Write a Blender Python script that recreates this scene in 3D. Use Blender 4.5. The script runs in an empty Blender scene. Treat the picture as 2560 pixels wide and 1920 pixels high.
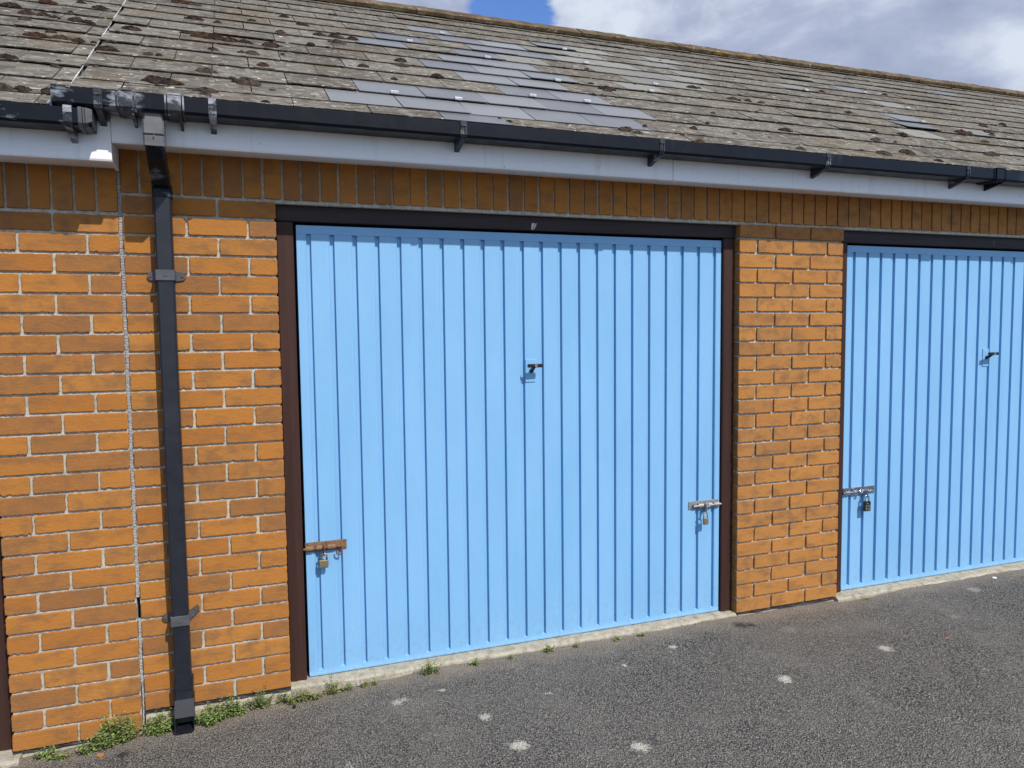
import bpy, bmesh, math, random
from mathutils import Vector, Matrix
R_ = math.radians
sc = bpy.context.scene
col = sc.collection
rnd = random.Random(7)

# ------------------------------------------------------------------ camera
cam = bpy.data.cameras.new('camera'); camo = bpy.data.objects.new('camera', cam); col.objects.link(camo)
cx = Vector((0.93945760, -0.34248357, -0.01115463))
cy = Vector((0.03420529, 0.06133824, 0.99753076))
cf = Vector((0.34095369, 0.93751940, -0.06933943))
camo.matrix_world = Matrix((( cx.x, cy.x, -cf.x, -0.15558), (cx.y, cy.y, -cf.y, -3.19850), (cx.z, cy.z, -cf.z, 1.48285), (0, 0, 0, 1)))
cam.sensor_width = 36.0; cam.lens = 1867.6 / 2560 * 36
cam.clip_start = 0.05; cam.clip_end = 2000
sc.camera = camo

# ------------------------------------------------------------------ sun + sky
SUN = Vector((0.40, -1.0, 1.17)).normalized()
sl = bpy.data.lights.new('sun', 'SUN'); sl.energy = 4.6; sl.angle = R_(0.5); sl.color = (1.0, 0.955, 0.89)
so = bpy.data.objects.new('sun', sl); col.objects.link(so)
so.rotation_euler = SUN.to_track_quat('Z', 'Y').to_euler(); so.location = (6, -12, 14)

w = bpy.data.worlds.new('World'); sc.world = w; w.use_nodes = True
wt = w.node_tree; wn = wt.nodes; wl = wt.links; wn.clear()
wout = wn.new('ShaderNodeOutputWorld')
sky = wn.new('ShaderNodeTexSky'); sky.sky_type = 'NISHITA'; sky.sun_disc = False
sky.sun_elevation = math.asin(SUN.z); sky.sun_rotation = math.atan2(SUN.x, SUN.y)
bgs = wn.new('ShaderNodeBackground'); bgs.inputs['Strength'].default_value = 0.145
tint = wn.new('ShaderNodeMix'); tint.data_type = 'RGBA'; tint.blend_type = 'MULTIPLY'; tint.inputs[0].default_value = 1.0
tint.inputs[7].default_value = (.62, .85, 1.27, 1); wl.new(sky.outputs[0], tint.inputs[6]); wl.new(tint.outputs[2], bgs.inputs['Color'])
geo = wn.new('ShaderNodeNewGeometry')
def wmath(op, a, b=None, c=None, clamp=False):
    n = wn.new('ShaderNodeMath'); n.operation = op; n.use_clamp = clamp
    for i, v in enumerate((a, b, c)):
        if v is None: continue
        if isinstance(v, (int, float)): n.inputs[i].default_value = v
        else: wl.new(v, n.inputs[i])
    return n.outputs[0]
tc = wn.new('ShaderNodeTexCoord')
DIR = tc.outputs['Generated']
def wnoise(scale, detail, rough, loc=(0, 0, 0), scl=(1, 1, 1), dist=0.0):
    m = wn.new('ShaderNodeMapping'); m.inputs['Location'].default_value = loc; m.inputs['Scale'].default_value = scl
    wl.new(DIR, m.inputs['Vector'])
    n = wn.new('ShaderNodeTexNoise'); n.inputs['Scale'].default_value = scale; n.inputs['Detail'].default_value = detail
    n.inputs['Roughness'].default_value = rough; n.inputs['Distortion'].default_value = dist
    wl.new(m.outputs[0], n.inputs['Vector']); return n.outputs['Fac']
def wblob(d, r0, r1):                       # 1 inside r0 falling to 0 at r1 around a direction of the sky
    n = wn.new('ShaderNodeVectorMath'); n.operation = 'DISTANCE'; wl.new(DIR, n.inputs[0])
    n.inputs[1].default_value = Vector(d).normalized()
    m = wn.new('ShaderNodeMapRange'); m.interpolation_type = 'SMOOTHSTEP'
    m.inputs['From Min'].default_value = r0; m.inputs['From Max'].default_value = r1
    m.inputs['To Min'].default_value = 1; m.inputs['To Max'].default_value = 0
    wl.new(n.outputs['Value'], m.inputs['Value']); return m.outputs[0]
cover = wnoise(3.2, 9, .55, (3.1, 1.7, .4), (1, 1, 1.7))
edge = wnoise(16, 8, .62, (1.3, .2, 5.1), (1, 1, 1.5), .4)
over = wblob((.62, .70, .34), .42, .95)      # the bank of cloud over the roof
hole = wblob((.317, .866, .386), .012, .085)  # gap of blue in it
hole2 = wblob((.215, .896, .41), .0, .05)
c1 = wmath('MULTIPLY_ADD', over, .78, wmath('SUBTRACT', cover, .16))
front = wblob((.1, -.62, .80), .55, 1.0)   # unseen bright cloud added high behind the camera to lift the shaded fascia
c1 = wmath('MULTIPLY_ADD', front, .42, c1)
c1 = wmath('MULTIPLY_ADD', hole, -.95, c1)
c1 = wmath('MULTIPLY_ADD', hole2, -.30, c1)
c1 = wmath('ADD', c1, wmath('MULTIPLY', wmath('SUBTRACT', edge, .5), .95))
cm = wn.new('ShaderNodeMapRange'); cm.interpolation_type = 'SMOOTHSTEP'
cm.inputs['From Min'].default_value = .50; cm.inputs['From Max'].default_value = .78
wl.new(c1, cm.inputs['Value'])
shade = wnoise(4.2, 7, .52, (7.7, 2.1, 3.0), (1, 1, 2.2), .5)
dark = wblob((.60, .73, .30), .05, .24)
bright = wblob((.41, .84, .375), .01, .14)
sh = wmath('MULTIPLY_ADD', dark, -.08, shade)
sh = wmath('MULTIPLY_ADD', wblob((.76, .57, .31), .02, .26), .06, sh)
sh = wmath('MULTIPLY_ADD', bright, .16, sh)
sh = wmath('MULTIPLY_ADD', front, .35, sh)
sh = wmath('ADD', sh, wmath('MULTIPLY', wmath('SUBTRACT', edge, .5), .22))
cr = wn.new('ShaderNodeValToRGB'); e = cr.color_ramp.elements
e[0].position = .30; e[0].color = (.29, .36, .54, 1); e[1].position = .62; e[1].color = (.76, .83, .96, 1)
m_ = e.new(.46); m_.color = (.46, .52, .70, 1)
wl.new(sh, cr.inputs[0])
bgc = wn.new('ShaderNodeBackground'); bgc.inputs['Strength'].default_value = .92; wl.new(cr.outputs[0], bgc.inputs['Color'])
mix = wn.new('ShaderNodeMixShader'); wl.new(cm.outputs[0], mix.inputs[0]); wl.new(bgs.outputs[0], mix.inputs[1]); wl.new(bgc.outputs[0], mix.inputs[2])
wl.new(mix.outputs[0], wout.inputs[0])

sc.view_settings.view_transform = 'Standard'; sc.view_settings.look = 'None'
sc.view_settings.exposure = 0.0; sc.view_settings.gamma = 1.0
sc.render.resolution_x = 1024; sc.render.resolution_y = 768

# ------------------------------------------------------------------ helpers
class MB:
    def __init__(s): s.v = []; s.f = []; s.m = []
    def add(s, vs, fs, mi=0):
        b = len(s.v); s.v.extend(vs); s.f.extend([tuple(i + b for i in f) for f in fs]); s.m.extend([mi] * len(fs))
    def box(s, a, b, mi=0, M=None):
        x0, y0, z0 = a; x1, y1, z1 = b
        vs = [Vector(p) for p in ((x0,y0,z0),(x1,y0,z0),(x1,y1,z0),(x0,y1,z0),(x0,y0,z1),(x1,y0,z1),(x1,y1,z1),(x0,y1,z1))]
        if M: vs = [M @ v for v in vs]
        s.add([tuple(v) for v in vs], [(0,3,2,1),(4,5,6,7),(0,1,5,4),(1,2,6,5),(2,3,7,6),(3,0,4,7)], mi)
    def bbox(s, a, b, r=.003, mi=0, M=None):      # box with chamfered edges
        c = [(a[i]+b[i])/2 for i in range(3)]; h = [(b[i]-a[i])/2 for i in range(3)]
        r = min(r, *[q*.45 for q in h]); vs = []; idx = {}
        for sx in (-1,1):
            for sy in (-1,1):
                for sz in (-1,1):
                    for ax in range(3):
                        p = [sx*h[0], sy*h[1], sz*h[2]]
                        for k in range(3):
                            if k != ax: p[k] -= (sx,sy,sz)[k]*r
                        idx[(sx,sy,sz,ax)] = len(vs); v = Vector((c[0]+p[0], c[1]+p[1], c[2]+p[2]))
                        vs.append(tuple(M @ v) if M else tuple(v))
        fs = []
        for ax in range(3):
            u, w_ = (ax+1) % 3, (ax+2) % 3
            for sg in (-1,1):
                q = []
                for su, sw in ((-1,-1),(1,-1),(1,1),(-1,1)):
                    k = [0,0,0]; k[ax] = sg; k[u] = su; k[w_] = sw; q.append(idx[(k[0],k[1],k[2],ax)])
                fs.append(tuple(q if sg > 0 else q[::-1]))
            for su in (-1,1):
                for sw in (-1,1):
                    q = []
                    for sg in (-1,1):
                        k = [0,0,0]; k[ax] = sg; k[u] = su; k[w_] = sw
                        q.append((idx[(k[0],k[1],k[2],u)], idx[(k[0],k[1],k[2],w_)]))
                    fs.append((q[0][0], q[0][1], q[1][1], q[1][0]))
        for sx in (-1,1):
            for sy in (-1,1):
                for sz in (-1,1): fs.append(tuple(idx[(sx,sy,sz,a_)] for a_ in range(3)))
        s.add(vs, fs, mi)
    def prism_x(s, prof, x0, x1, mi=0, caps=True, closed=True):     # prof: (y,z) polygon swept along X
        n = len(prof); vs = [(x0,y,z) for y,z in prof] + [(x1,y,z) for y,z in prof]
        fs = [(i,(i+1)%n,n+(i+1)%n,n+i) for i in range(n if closed else n-1)]
        if caps: fs += [tuple(range(n))[::-1], tuple(range(n,2*n))]
        s.add(vs, fs, mi)
    def tube(s, pts, r, n=8, mi=0, caps=True):
        pts = [Vector(p) for p in pts]; vs = []; fs = []; u = None
        for i, p in enumerate(pts):
            t = (pts[min(i+1,len(pts)-1)] - pts[max(i-1,0)]).normalized()
            if u is None: u = t.orthogonal().normalized()
            else: u = (u - t*u.dot(t)).normalized()
            v = t.cross(u); rr = r[i] if isinstance(r, (list,tuple)) else r
            for k in range(n):
                a = 2*math.pi*k/n; vs.append(tuple(p + u*(math.cos(a)*rr) + v*(math.sin(a)*rr)))
        for i in range(len(pts)-1):
            for k in range(n):
                a = i*n+k; b = i*n+(k+1)%n; fs.append((a,b,b+n,a+n))
        if caps: fs += [tuple(range(n))[::-1], tuple(range((len(pts)-1)*n, len(pts)*n))]
        s.add(vs, fs, mi)
    def build(s, name, mats, parent=None, smooth=False, recalc=False):
        me = bpy.data.meshes.new(name); me.from_pydata(s.v, [], s.f)
        for m in (mats if isinstance(mats, (list,tuple)) else [mats]): me.materials.append(m)
        me.polygons.foreach_set('material_index', s.m)
        if smooth: me.polygons.foreach_set('use_smooth', [True]*len(s.f))
        if recalc:
            bm = bmesh.new(); bm.from_mesh(me); bmesh.ops.recalc_face_normals(bm, faces=bm.faces); bm.to_mesh(me); bm.free()
        me.update(); o = bpy.data.objects.new(name, me); col.objects.link(o)
        if parent: o.parent = parent
        return o
def tag(o, label=None, cat=None, group=None, kind=None):
    for k, v in (('label',label),('category',cat),('group',group),('kind',kind)):
        if v: o[k] = v
    return o
def empty(name, loc=(0,0,0)):
    o = bpy.data.objects.new(name, None); col.objects.link(o); o.location = loc; o.empty_display_size = .1; return o
def settle(root, parts):       # keep parts where they are although the Empty is not at the origin
    for p in parts: p.matrix_parent_inverse = Matrix.Translation(-root.location)

# ---- material helper
class MT:
    def __init__(s, name, rough=.6, spec=.5, metal=0.0):
        s.mat = bpy.data.materials.new(name); s.mat.use_nodes = True; s.t = s.mat.node_tree; s.n = s.t.nodes; s.l = s.t.links
        s.b = s.n['Principled BSDF']; s.b.inputs['Roughness'].default_value = rough
        s.b.inputs['Specular IOR Level'].default_value = spec; s.b.inputs['Metallic'].default_value = metal
        s.tc = s.n.new('ShaderNodeTexCoord')
    def coord(s, scl=(1,1,1), loc=(0,0,0), rot=(0,0,0)):
        m = s.n.new('ShaderNodeMapping'); m.inputs['Scale'].default_value = scl; m.inputs['Location'].default_value = loc
        m.inputs['Rotation'].default_value = rot
        s.l.new(s.tc.outputs['Object'], m.inputs['Vector']); return m.outputs[0]
    def noise(s, scale, detail=4, rough=.5, vec=None, dist=0.0):
        n = s.n.new('ShaderNodeTexNoise'); n.inputs['Scale'].default_value = scale; n.inputs['Detail'].default_value = detail
        n.inputs['Roughness'].default_value = rough; n.inputs['Distortion'].default_value = dist
        s.l.new(vec if vec else s.tc.outputs['Object'], n.inputs['Vector']); return n.outputs['Fac']
    def vor(s, scale, feat='F1', out='Distance', vec=None, rand=1.0):
        n = s.n.new('ShaderNodeTexVoronoi'); n.feature = feat; n.inputs['Scale'].default_value = scale
        n.inputs['Randomness'].default_value = rand
        s.l.new(vec if vec else s.tc.outputs['Object'], n.inputs['Vector']); return n.outputs[out]
    def island(s):
        return s.n.new('ShaderNodeNewGeometry').outputs['Random Per Island']
    def ramp(s, fac, stops, interp='LINEAR'):
        r = s.n.new('ShaderNodeValToRGB'); r.color_ramp.interpolation = interp; e = r.color_ramp.elements
        while len(e) < len(stops): e.new(.5)
        for el, (p, c) in zip(e, sorted(stops)):
            el.position = p; el.color = (*c, 1) if len(c) == 3 else c
        s.l.new(fac, r.inputs[0]); return r.outputs[0]
    def rng(s, v, a, b, c=0.0, d=1.0, smooth=False):
        m = s.n.new('ShaderNodeMapRange'); m.inputs['From Min'].default_value = a; m.inputs['From Max'].default_value = b
        m.inputs['To Min'].default_value = c; m.inputs['To Max'].default_value = d
        if smooth: m.interpolation_type = 'SMOOTHSTEP'
        s.l.new(v, m.inputs['Value']); return m.outputs[0]
    def math(s, op, a, b=None, clamp=False):
        n = s.n.new('ShaderNodeMath'); n.operation = op; n.use_clamp = clamp
        for i, v in enumerate((a, b)):
            if v is None: continue
            if isinstance(v, (int, float)): n.inputs[i].default_value = v
            else: s.l.new(v, n.inputs[i])
        return n.outputs[0]
    def mix(s, fac, a, b, mode='MIX'):
        n = s.n.new('ShaderNodeMix'); n.data_type = 'RGBA'; n.blend_type = mode
        for i, v in ((0, fac), (6, a), (7, b)):
            if isinstance(v, (int, float)): n.inputs[i].default_value = v
            elif isinstance(v, tuple): n.inputs[i].default_value = (*v, 1) if len(v) == 3 else v
            else: s.l.new(v, n.inputs[i])
        return n.outputs[2]
    def col(s, c):
        if isinstance(c, tuple): s.b.inputs['Base Color'].default_value = (*c, 1)
        else: s.l.new(c, s.b.inputs['Base Color'])
        return s
    def rough(s, v): s.l.new(v, s.b.inputs['Roughness']); return s
    def bump(s, h, strength=.5, dist=.002, prev=None):
        n = s.n.new('ShaderNodeBump'); n.inputs['Strength'].default_value = strength; n.inputs['Distance'].default_value = dist
        s.l.new(h, n.inputs['Height'])
        if prev: s.l.new(prev, n.inputs['Normal'])
        s.l.new(n.outputs[0], s.b.inputs['Normal']); return n.outputs[0]
    def sep(s, out='X', vec=None):
        n = s.n.new('ShaderNodeSeparateXYZ'); s.l.new(vec if vec else s.tc.outputs['Object'], n.inputs[0]); return n.outputs[out]

# ------------------------------------------------------------------ materials
def m_brick():
    m = MT('orange_brick', .85, .25)
    isl = m.island()
    base = m.ramp(isl, [(0,(.31,.110,.020)),(.22,(.395,.152,.026)),(.45,(.355,.135,.024)),(.68,(.31,.122,.031)),(.85,(.235,.095,.030)),(1,(.42,.172,.032))])
    base = m.mix(m.rng(m.sep('X'), 1.6, 2.4, 0, .38), base, (.43,.215,.070))
    cl = m.noise(9, 4, .6, m.coord((1,1,2.2)))
    base = m.mix(m.rng(cl, .44, .70, 0, .70, True), base, (.165,.080,.036))
    # darker kiln marks on some bricks
    km = m.noise(15, 2, .5, m.coord((1.2,1,1.1), (4,2,1)))
    some = m.rng(isl, .52, .56)
    base = m.mix(m.math('MULTIPLY', m.rng(km, .45, .72, 0, .70, True), some), base, (.16,.080,.040))
    red = m.noise(14, 5, .7, m.coord((1,1,1), (9,3,5)))
    base = m.mix(m.rng(red, .66, .76, 0, .5), base, (.52,.17,.07))
    gr = m.noise(520, 2, .6); base = m.mix(m.rng(gr, .30, .72, .0, .28), base, (.52,.25,.075))
    fl = m.noise(210, 2, .5, m.coord((.7,1,1.6))); base = m.mix(m.rng(fl, .66, .74, 0, .55), base, (.10,.045,.016))
    wv = m.vor(55, vec=m.coord((1,1,1), (2,2,2))); base = m.mix(m.rng(wv, .045, .075, .35, 0), base, (.7,.6,.5))
    m.col(base)
    b1 = m.bump(m.noise(330, 4, .65), .5, .0015)
    m.bump(m.noise(45, 3, .5, m.coord((1,1,2))), .5, .003, b1)
    return m.mat
def m_mortar():
    m = MT('sandy_mortar', .95, .2)
    c = m.ramp(m.noise(60, 5, .65), [(.28,(.24,.22,.18)),(.5,(.44,.41,.335)),(.75,(.60,.56,.47))])
    c = m.mix(m.rng(m.noise(420, 2, .5), .58, .68, 0, .7), c, (.62,.58,.48))
    m.col(c); m.bump(m.noise(260, 4, .7), .9, .003); return m.mat
def m_slate_old():
    m = MT('weathered_slate', .93, .2)
    isl = m.island()
    base = m.ramp(isl, [(0,(.070,.060,.049)),(.3,(.112,.099,.081)),(.55,(.148,.134,.112)),(.75,(.088,.075,.060)),(1,(.165,.151,.127))])
    st = m.noise(34, 7, .68, m.coord((.55,1,1)), .8)
    base = m.mix(m.rng(st, .49, .62, 0, .72), base, (.285,.262,.215))
    dk = m.noise(13, 8, .72, m.coord((.6,1,1), (3,7,2)), .5)
    base = m.mix(m.rng(dk, .49, .60, 0, .80), base, (.060,.048,.036))
    wl_ = m.noise(48, 3, .55, m.coord((.55,1,1), (8,1,6)))
    base = m.mix(m.rng(wl_, .650, .69, 0, .85), base, (.60,.57,.49))
    br = m.noise(3.1, 4, .6, m.coord((1,1,1), (1,5,2)))
    base = m.mix(m.rng(br, .5, .66, 0, .35), base, (.15,.105,.055))
    sp = m.noise(190, 3, .6); base = m.mix(m.rng(sp, .55, .70, 0, .5), base, (.33,.31,.25))
    m.col(base)
    b1 = m.bump(m.noise(150, 5, .7), .6, .004); m.bump(m.noise(22, 4, .6), .35, .006, b1); return m.mat
def m_slate_new():
    m = MT('blue_grey_slate', .36, .55)
    base = m.ramp(m.island(), [(0,(.115,.118,.123)),(.5,(.150,.153,.157)),(1,(.205,.206,.205))])
    base = m.mix(m.rng(m.noise(6, 3, .5), .4, .7, 0, .3), base, (.20,.20,.205))
    base = m.mix(m.rng(m.noise(240, 3, .6), .5, .75, 0, .25), base, (.26,.26,.28))
    m.col(base); m.bump(m.noise(260, 3, .6), .25, .002); return m.mat
def m_slate_grey():
    m = MT('grey_slate', .8, .3)
    base = m.ramp(m.island(), [(0,(.175,.168,.150)),(.5,(.205,.198,.176)),(1,(.235,.225,.20))])
    base = m.mix(m.rng(m.noise(36, 6, .65, m.coord((.5,1,1))), .48, .72, 0, .5), base, (.105,.10,.08))
    base = m.mix(m.rng(m.noise(150, 3, .6), .58, .72, 0, .4), base, (.32,.32,.28))
    m.col(base); m.bump(m.noise(200, 4, .6), .4, .003); return m.mat
def m_ridge():
    m = MT('lichened_ridge', .95, .2)
    base = m.ramp(m.noise(9, 6, .65), [(.3,(.060,.042,.022)),(.5,(.110,.080,.045)),(.7,(.17,.135,.085))])
    og = m.noise(7, 5, .7, m.coord((1,1,1), (6,1,3)))
    base = m.mix(m.rng(og, .60, .68, 0, .8), base, (.36,.19,.035))
    w_ = m.noise(30, 3, .55, m.coord((1,1,1), (2,9,3))); base = m.mix(m.rng(w_, .66, .71, 0, .85), base, (.50,.46,.36))
    m.col(base); m.bump(m.noise(90, 5, .7), .8, .006); return m.mat
def m_white():
    m = MT('white_paint', .42, .45)
    base = m.mix(m.rng(m.noise(5, 5, .6, m.coord((.3,1,2))), .5, .8, 0, .25), (.87,.87,.87), (.70,.69,.66))
    base = m.mix(m.rng(m.noise(48, 3, .6), .69, .76, 0, .7), base, (.28,.26,.23))
    base = m.mix(m.rng(m.noise(30, 5, .65, m.coord((1,1,.05), (3,3,3))), .55, .75, 0, .35), base, (.55,.53,.47))
    m.col(base); m.bump(m.noise(28, 4, .6, m.coord((.3,1,1))), .18, .002); return m.mat
def m_plastic(name='black_plastic', base=(.018,.020,.026), light=(.16,.17,.20), rough=.34, lo=.58, hi=.74, amt=.45):
    m = MT(name, rough, .5)
    sc_ = m.noise(5, 6, .65, m.coord((1,1,2.5)), .6)
    f = m.rng(sc_, lo, hi, 0, amt); fine = m.noise(160, 3, .6, m.coord((.2,1,3)))
    f = m.math('MULTIPLY', f, m.rng(fine, .35, .6, .5, 1))
    dust = m.rng(m.noise(90, 3, .6), .5, .75, 0, .12)
    f = m.math('MAXIMUM', f, dust)
    m.col(m.mix(f, base, light)); m.rough(m.rng(m.noise(14, 4, .6), .3, .7, rough-.06, rough+.16))
    m.bump(m.noise(12, 3, .5), .12, .004); return m.mat
def m_gutter():
    m = MT('gutter_plastic', .36, .5)
    f = m.rng(m.noise(7, 5, .6, m.coord((1,1,2.2))), .52, .62)
    line = m.rng(m.noise(60, 4, .7, m.coord((.12,1,2.4), (1,2,4)), .3), .36, .50)
    near = m.rng(m.sep('X'), -.50, -.36, 1, 0)      # the chalky scuffs are round the outlet end only
    f = m.math('MULTIPLY', m.math('MULTIPLY', f, line), near)
    f = m.math('MULTIPLY', f, .75)
    ch = m.rng(m.noise(2.6, 4, .6, m.coord((1,1,.5), (5,5,5))), .58, .78, 0, .12)
    f = m.math('MAXIMUM', f, ch)
    m.col(m.mix(f, (.0060,.0075,.0120), (.42,.46,.52))); m.b.inputs['Specular IOR Level'].default_value = .20
    m.rough(m.rng(m.noise(18, 4, .6), .3, .7, .28, .46)); m.bump(m.noise(5, 3, .5), .12, .004); return m.mat
def m_door():
    m = MT('blue_paint', .46, .4)
    base = m.mix(m.rng(m.noise(3, 4, .6, m.coord((2,1,.5))), .35, .7, 0, 1), (.188,.410,.655), (.216,.444,.695))
    ch = m.noise(190, 2, .5, m.coord((1,1,1), (3,3,3))); base = m.mix(m.rng(ch, .745, .775, 0, .8), base, (.10,.16,.24))
    low = m.rng(m.sep('Z'), .0, .28, 1, 0); dirt = m.noise(36, 5, .7)
    base = m.mix(m.math('MULTIPLY', m.rng(dirt, .48, .74, 0, .6), low), base, (.20,.27,.32))
    run = m.noise(70, 4, .6, m.coord((1,1,.04), (2,2,2))); base = m.mix(m.rng(run, .68, .76, 0, .28), base, (.36,.60,.90))
    m.col(base)
    b1 = m.bump(m.noise(85, 3, .6, m.coord((1,1,.12))), .16, .0015)
    b2 = m.bump(m.noise(4, 3, .5, m.coord((1,1,.8))), .45, .006, b1)
    m.bump(m.noise(420, 2, .5), .12, .0006, b2); return m.mat
def m_timber(name='brown_timber', a=(.052,.024,.018), b=(.032,.015,.012)):
    m = MT(name, .55, .22)
    g = m.noise(30, 5, .65, m.coord((1,1,.06)) if 'post' in name else m.coord((.06,1,1)))
    base = m.mix(m.rng(g, .35, .7), a, b)
    base = m.mix(m.rng(m.noise(60, 3, .6, m.coord((1,1,.6))), .73, .77, 0, .5), base, (.16,.11,.09))
    m.col(base); m.bump(g, .5, .0025); return m.mat
def m_asphalt():
    m = MT('tarmac', .93, .25)
    v = m.n.new('ShaderNodeTexVoronoi'); v.inputs['Scale'].default_value = 158; m.l.new(m.tc.outputs['Object'], v.inputs['Vector'])
    sx = m.n.new('ShaderNodeSeparateXYZ'); m.l.new(v.outputs['Color'], sx.inputs[0])
    stone = m.ramp(sx.outputs['X'], [(0,(.115,.102,.087)),(.25,(.200,.180,.154)),(.7,(.262,.238,.206)),(.93,(.33,.300,.258)),(1,(.50,.46,.395))])
    deep = m.rng(v.outputs['Distance'], .40, .62, 0, .90)
    base = m.mix(deep, stone, (.016,.015,.015))
    big = m.noise(1.3, 5, .6); base = m.mix(m.rng(big, .35, .7, 0, .28), base, (.26,.235,.20))
    pk = m.noise(3.6, 5, .65, m.coord((1,1,1), (4,4,1))); base = m.mix(m.rng(pk, .52, .75, 0, .35), base, (.30,.260,.218))
    # grit and dust gathered along the foot of the wall
    y = m.sep('Y'); nb = m.noise(9, 5, .65)
    d = m.math('ADD', m.rng(y, -.30, -.02, 0, 1), m.math('MULTIPLY', m.math('SUBTRACT', nb, .5), .9))
    base = m.mix(m.rng(d, .45, 1.0, 0, .55), base, (.36,.295,.225))
    # worn pale spots
    w_ = m.n.new('ShaderNodeTexNoise'); w_.inputs['Scale'].default_value = 38; w_.inputs['Detail'].default_value = 4; m.l.new(m.tc.outputs['Object'], w_.inputs['Vector'])
    edge = m.math('ADD', m.math('MULTIPLY', m.math('SUBTRACT', w_.outputs['Fac'], .5), .042), m.math('MULTIPLY', m.math('SUBTRACT', sx.outputs['Y'], .5), .022))
    xy = m.n.new('ShaderNodeVectorMath'); xy.operation = 'MULTIPLY'; xy.inputs[1].default_value = (1,1,0); m.l.new(m.tc.outputs['Object'], xy.inputs[0])
    tot = None
    for (sx_, sy_, r, a) in SPOTS:
        n = m.n.new('ShaderNodeVectorMath'); n.operation = 'DISTANCE'; m.l.new(xy.outputs[0], n.inputs[0]); n.inputs[1].default_value = (sx_, sy_, 0)
        k = m.rng(m.math('ADD', n.outputs['Value'], edge), r*.42, r*.70, a, 0)
        tot = k if tot is None else m.math('MAXIMUM', tot, k)
    gum = m.mix(m.rng(m.noise(260, 3, .6), .4, .62), (.42,.38,.31), (.74,.69,.58))
    base = m.mix(tot, base, gum)
    tot = None
    for (sx_, sy_, r) in ((2.19,-.11,.045), (2.24,-.125,.035), (-.80,-.22,.04), (-.62,-.16,.03)):
        n = m.n.new('ShaderNodeVectorMath'); n.operation = 'DISTANCE'; m.l.new(xy.outputs[0], n.inputs[0]); n.inputs[1].default_value = (sx_, sy_, 0)
        k = m.rng(m.math('ADD', n.outputs['Value'], edge), r*.3, r, .8, 0)
        tot = k if tot is None else m.math('MAXIMUM', tot, k)
    base = m.mix(tot, base, (.02,.016,.014))
    m.col(base)
    h = m.math('SUBTRACT', 1.0, v.outputs['Distance']); b1 = m.bump(h, 1.0, .010)
    b2 = m.bump(m.noise(420, 3, .6), .4, .002, b1); m.bump(m.noise(40, 4, .6), .5, .008, b2)
    return m.mat
SPOTS = [(.408,-.242,.036,.8),(.435,-.232,.022,.6),(.700,-.492,.040,.85),(.754,-.729,.052,.95),(1.164,-.891,.050,.95),(1.732,-.207,.030,.9),
         (.602,-.22,.014,1),(.163,-.593,.022,.8),(1.998,-.664,.050,.95),(2.655,-.579,.050,.9),(2.374,-.249,.060,.18),(3.725,-.185,.055,.45),
         (3.30,-.42,.04,.22),(4.2,-.30,.05,.2),(1.42,-.30,.012,1),(1.0,-.42,.010,1),(2.9,-.9,.012,1)]
def m_concrete():
    m = MT('pale_concrete', .95, .2)
    c = m.ramp(m.noise(22, 6, .7), [(.25,(.17,.145,.10)),(.48,(.36,.32,.245)),(.72,(.50,.46,.37))])
    c = m.mix(m.rng(m.noise(90, 3, .6), .60, .70, 0, .7), c, (.12,.10,.075))
    m.col(c); m.bump(m.noise(110, 5, .7), .9, .005); return m.mat
def m_simple(name, c, rough=.6, metal=0.0, c2=None, scale=60, bump=.2, spec=.5):
    m = MT(name, rough, spec, metal)
    m.col(m.mix(m.rng(m.noise(scale, 5, .65), .42, .66), c, c2 if c2 else tuple(q*.7 for q in c)))
    if bump: m.bump(m.noise(scale*4, 3, .6), bump, .001)
    return m.mat
M = {}
M['brick'] = m_brick(); M['mortar'] = m_mortar(); M['slate_old'] = m_slate_old(); M['slate_new'] = m_slate_new(); M['slate_grey'] = m_slate_grey()
M['ridge'] = m_ridge(); M['white'] = m_white(); M['gutter'] = m_gutter()
M['pipe'] = m_plastic('pipe_plastic', (.009,.0105,.016), (.055,.06,.08), .40, .5, .8, .30)
M['faded'] = m_plastic('faded_plastic', (.105,.105,.110), (.20,.20,.20), .55, .4, .7, .8)
M['bracket'] = m_plastic('bracket_plastic', (.060,.062,.070), (.14,.14,.15), .4, .4, .7, .6)
M['clip'] = m_plastic('clip_plastic', (.016,.017,.022), (.45,.46,.50), .4, .52, .60, .8)
M['door'] = m_door(); M['post'] = m_timber('brown_timber_post'); M['header'] = m_timber('dark_timber_rail', (.040,.028,.028), (.024,.018,.019))
M['asphalt'] = m_asphalt(); M['concrete'] = m_concrete()
M['dark'] = m_simple('interior_shade', (.006,.006,.007), .9, bump=0)  # near-black colour standing in for the unlit garage interior
M['felt'] = m_simple('black_felt', (.014,.014,.016), .55, c2=(.03,.03,.035), scale=30)
M['steel'] = m_simple('dull_steel', (.36,.36,.36), .5, .45, (.20,.20,.195), 120, .3)
M['zinc'] = m_simple('bright_zinc', (.70,.70,.72), .22, 1.0, (.45,.44,.44), 90, .2)
M['rust'] = m_simple('rusty_iron', (.20,.085,.035), .85, .1, (.085,.040,.022), 110, .6)
M['rust_l'] = m_simple('rusty_zinc', (.24,.125,.060), .75, .15, (.13,.095,.070), 70, .5)
M['brass'] = m_simple('dull_brass', (.235,.195,.125), .5, .4, (.14,.12,.085), 150, .3)
M['shackle'] = m_simple('worn_shackle', (.42,.36,.32), .4, .8, (.18,.13,.11), 160, .3)
M['blackmetal'] = m_simple('black_metal', (.012,.012,.014), .35, .2, (.022,.02,.02), 90, .15)
M['dial'] = m_simple('dial_metal', (.50,.44,.32), .4, .6, (.3,.26,.2), 300, .2)
M['lead'] = m_simple('lead_tab', (.62,.63,.66), .5, .25, (.42,.43,.46), 70, .4)
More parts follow.
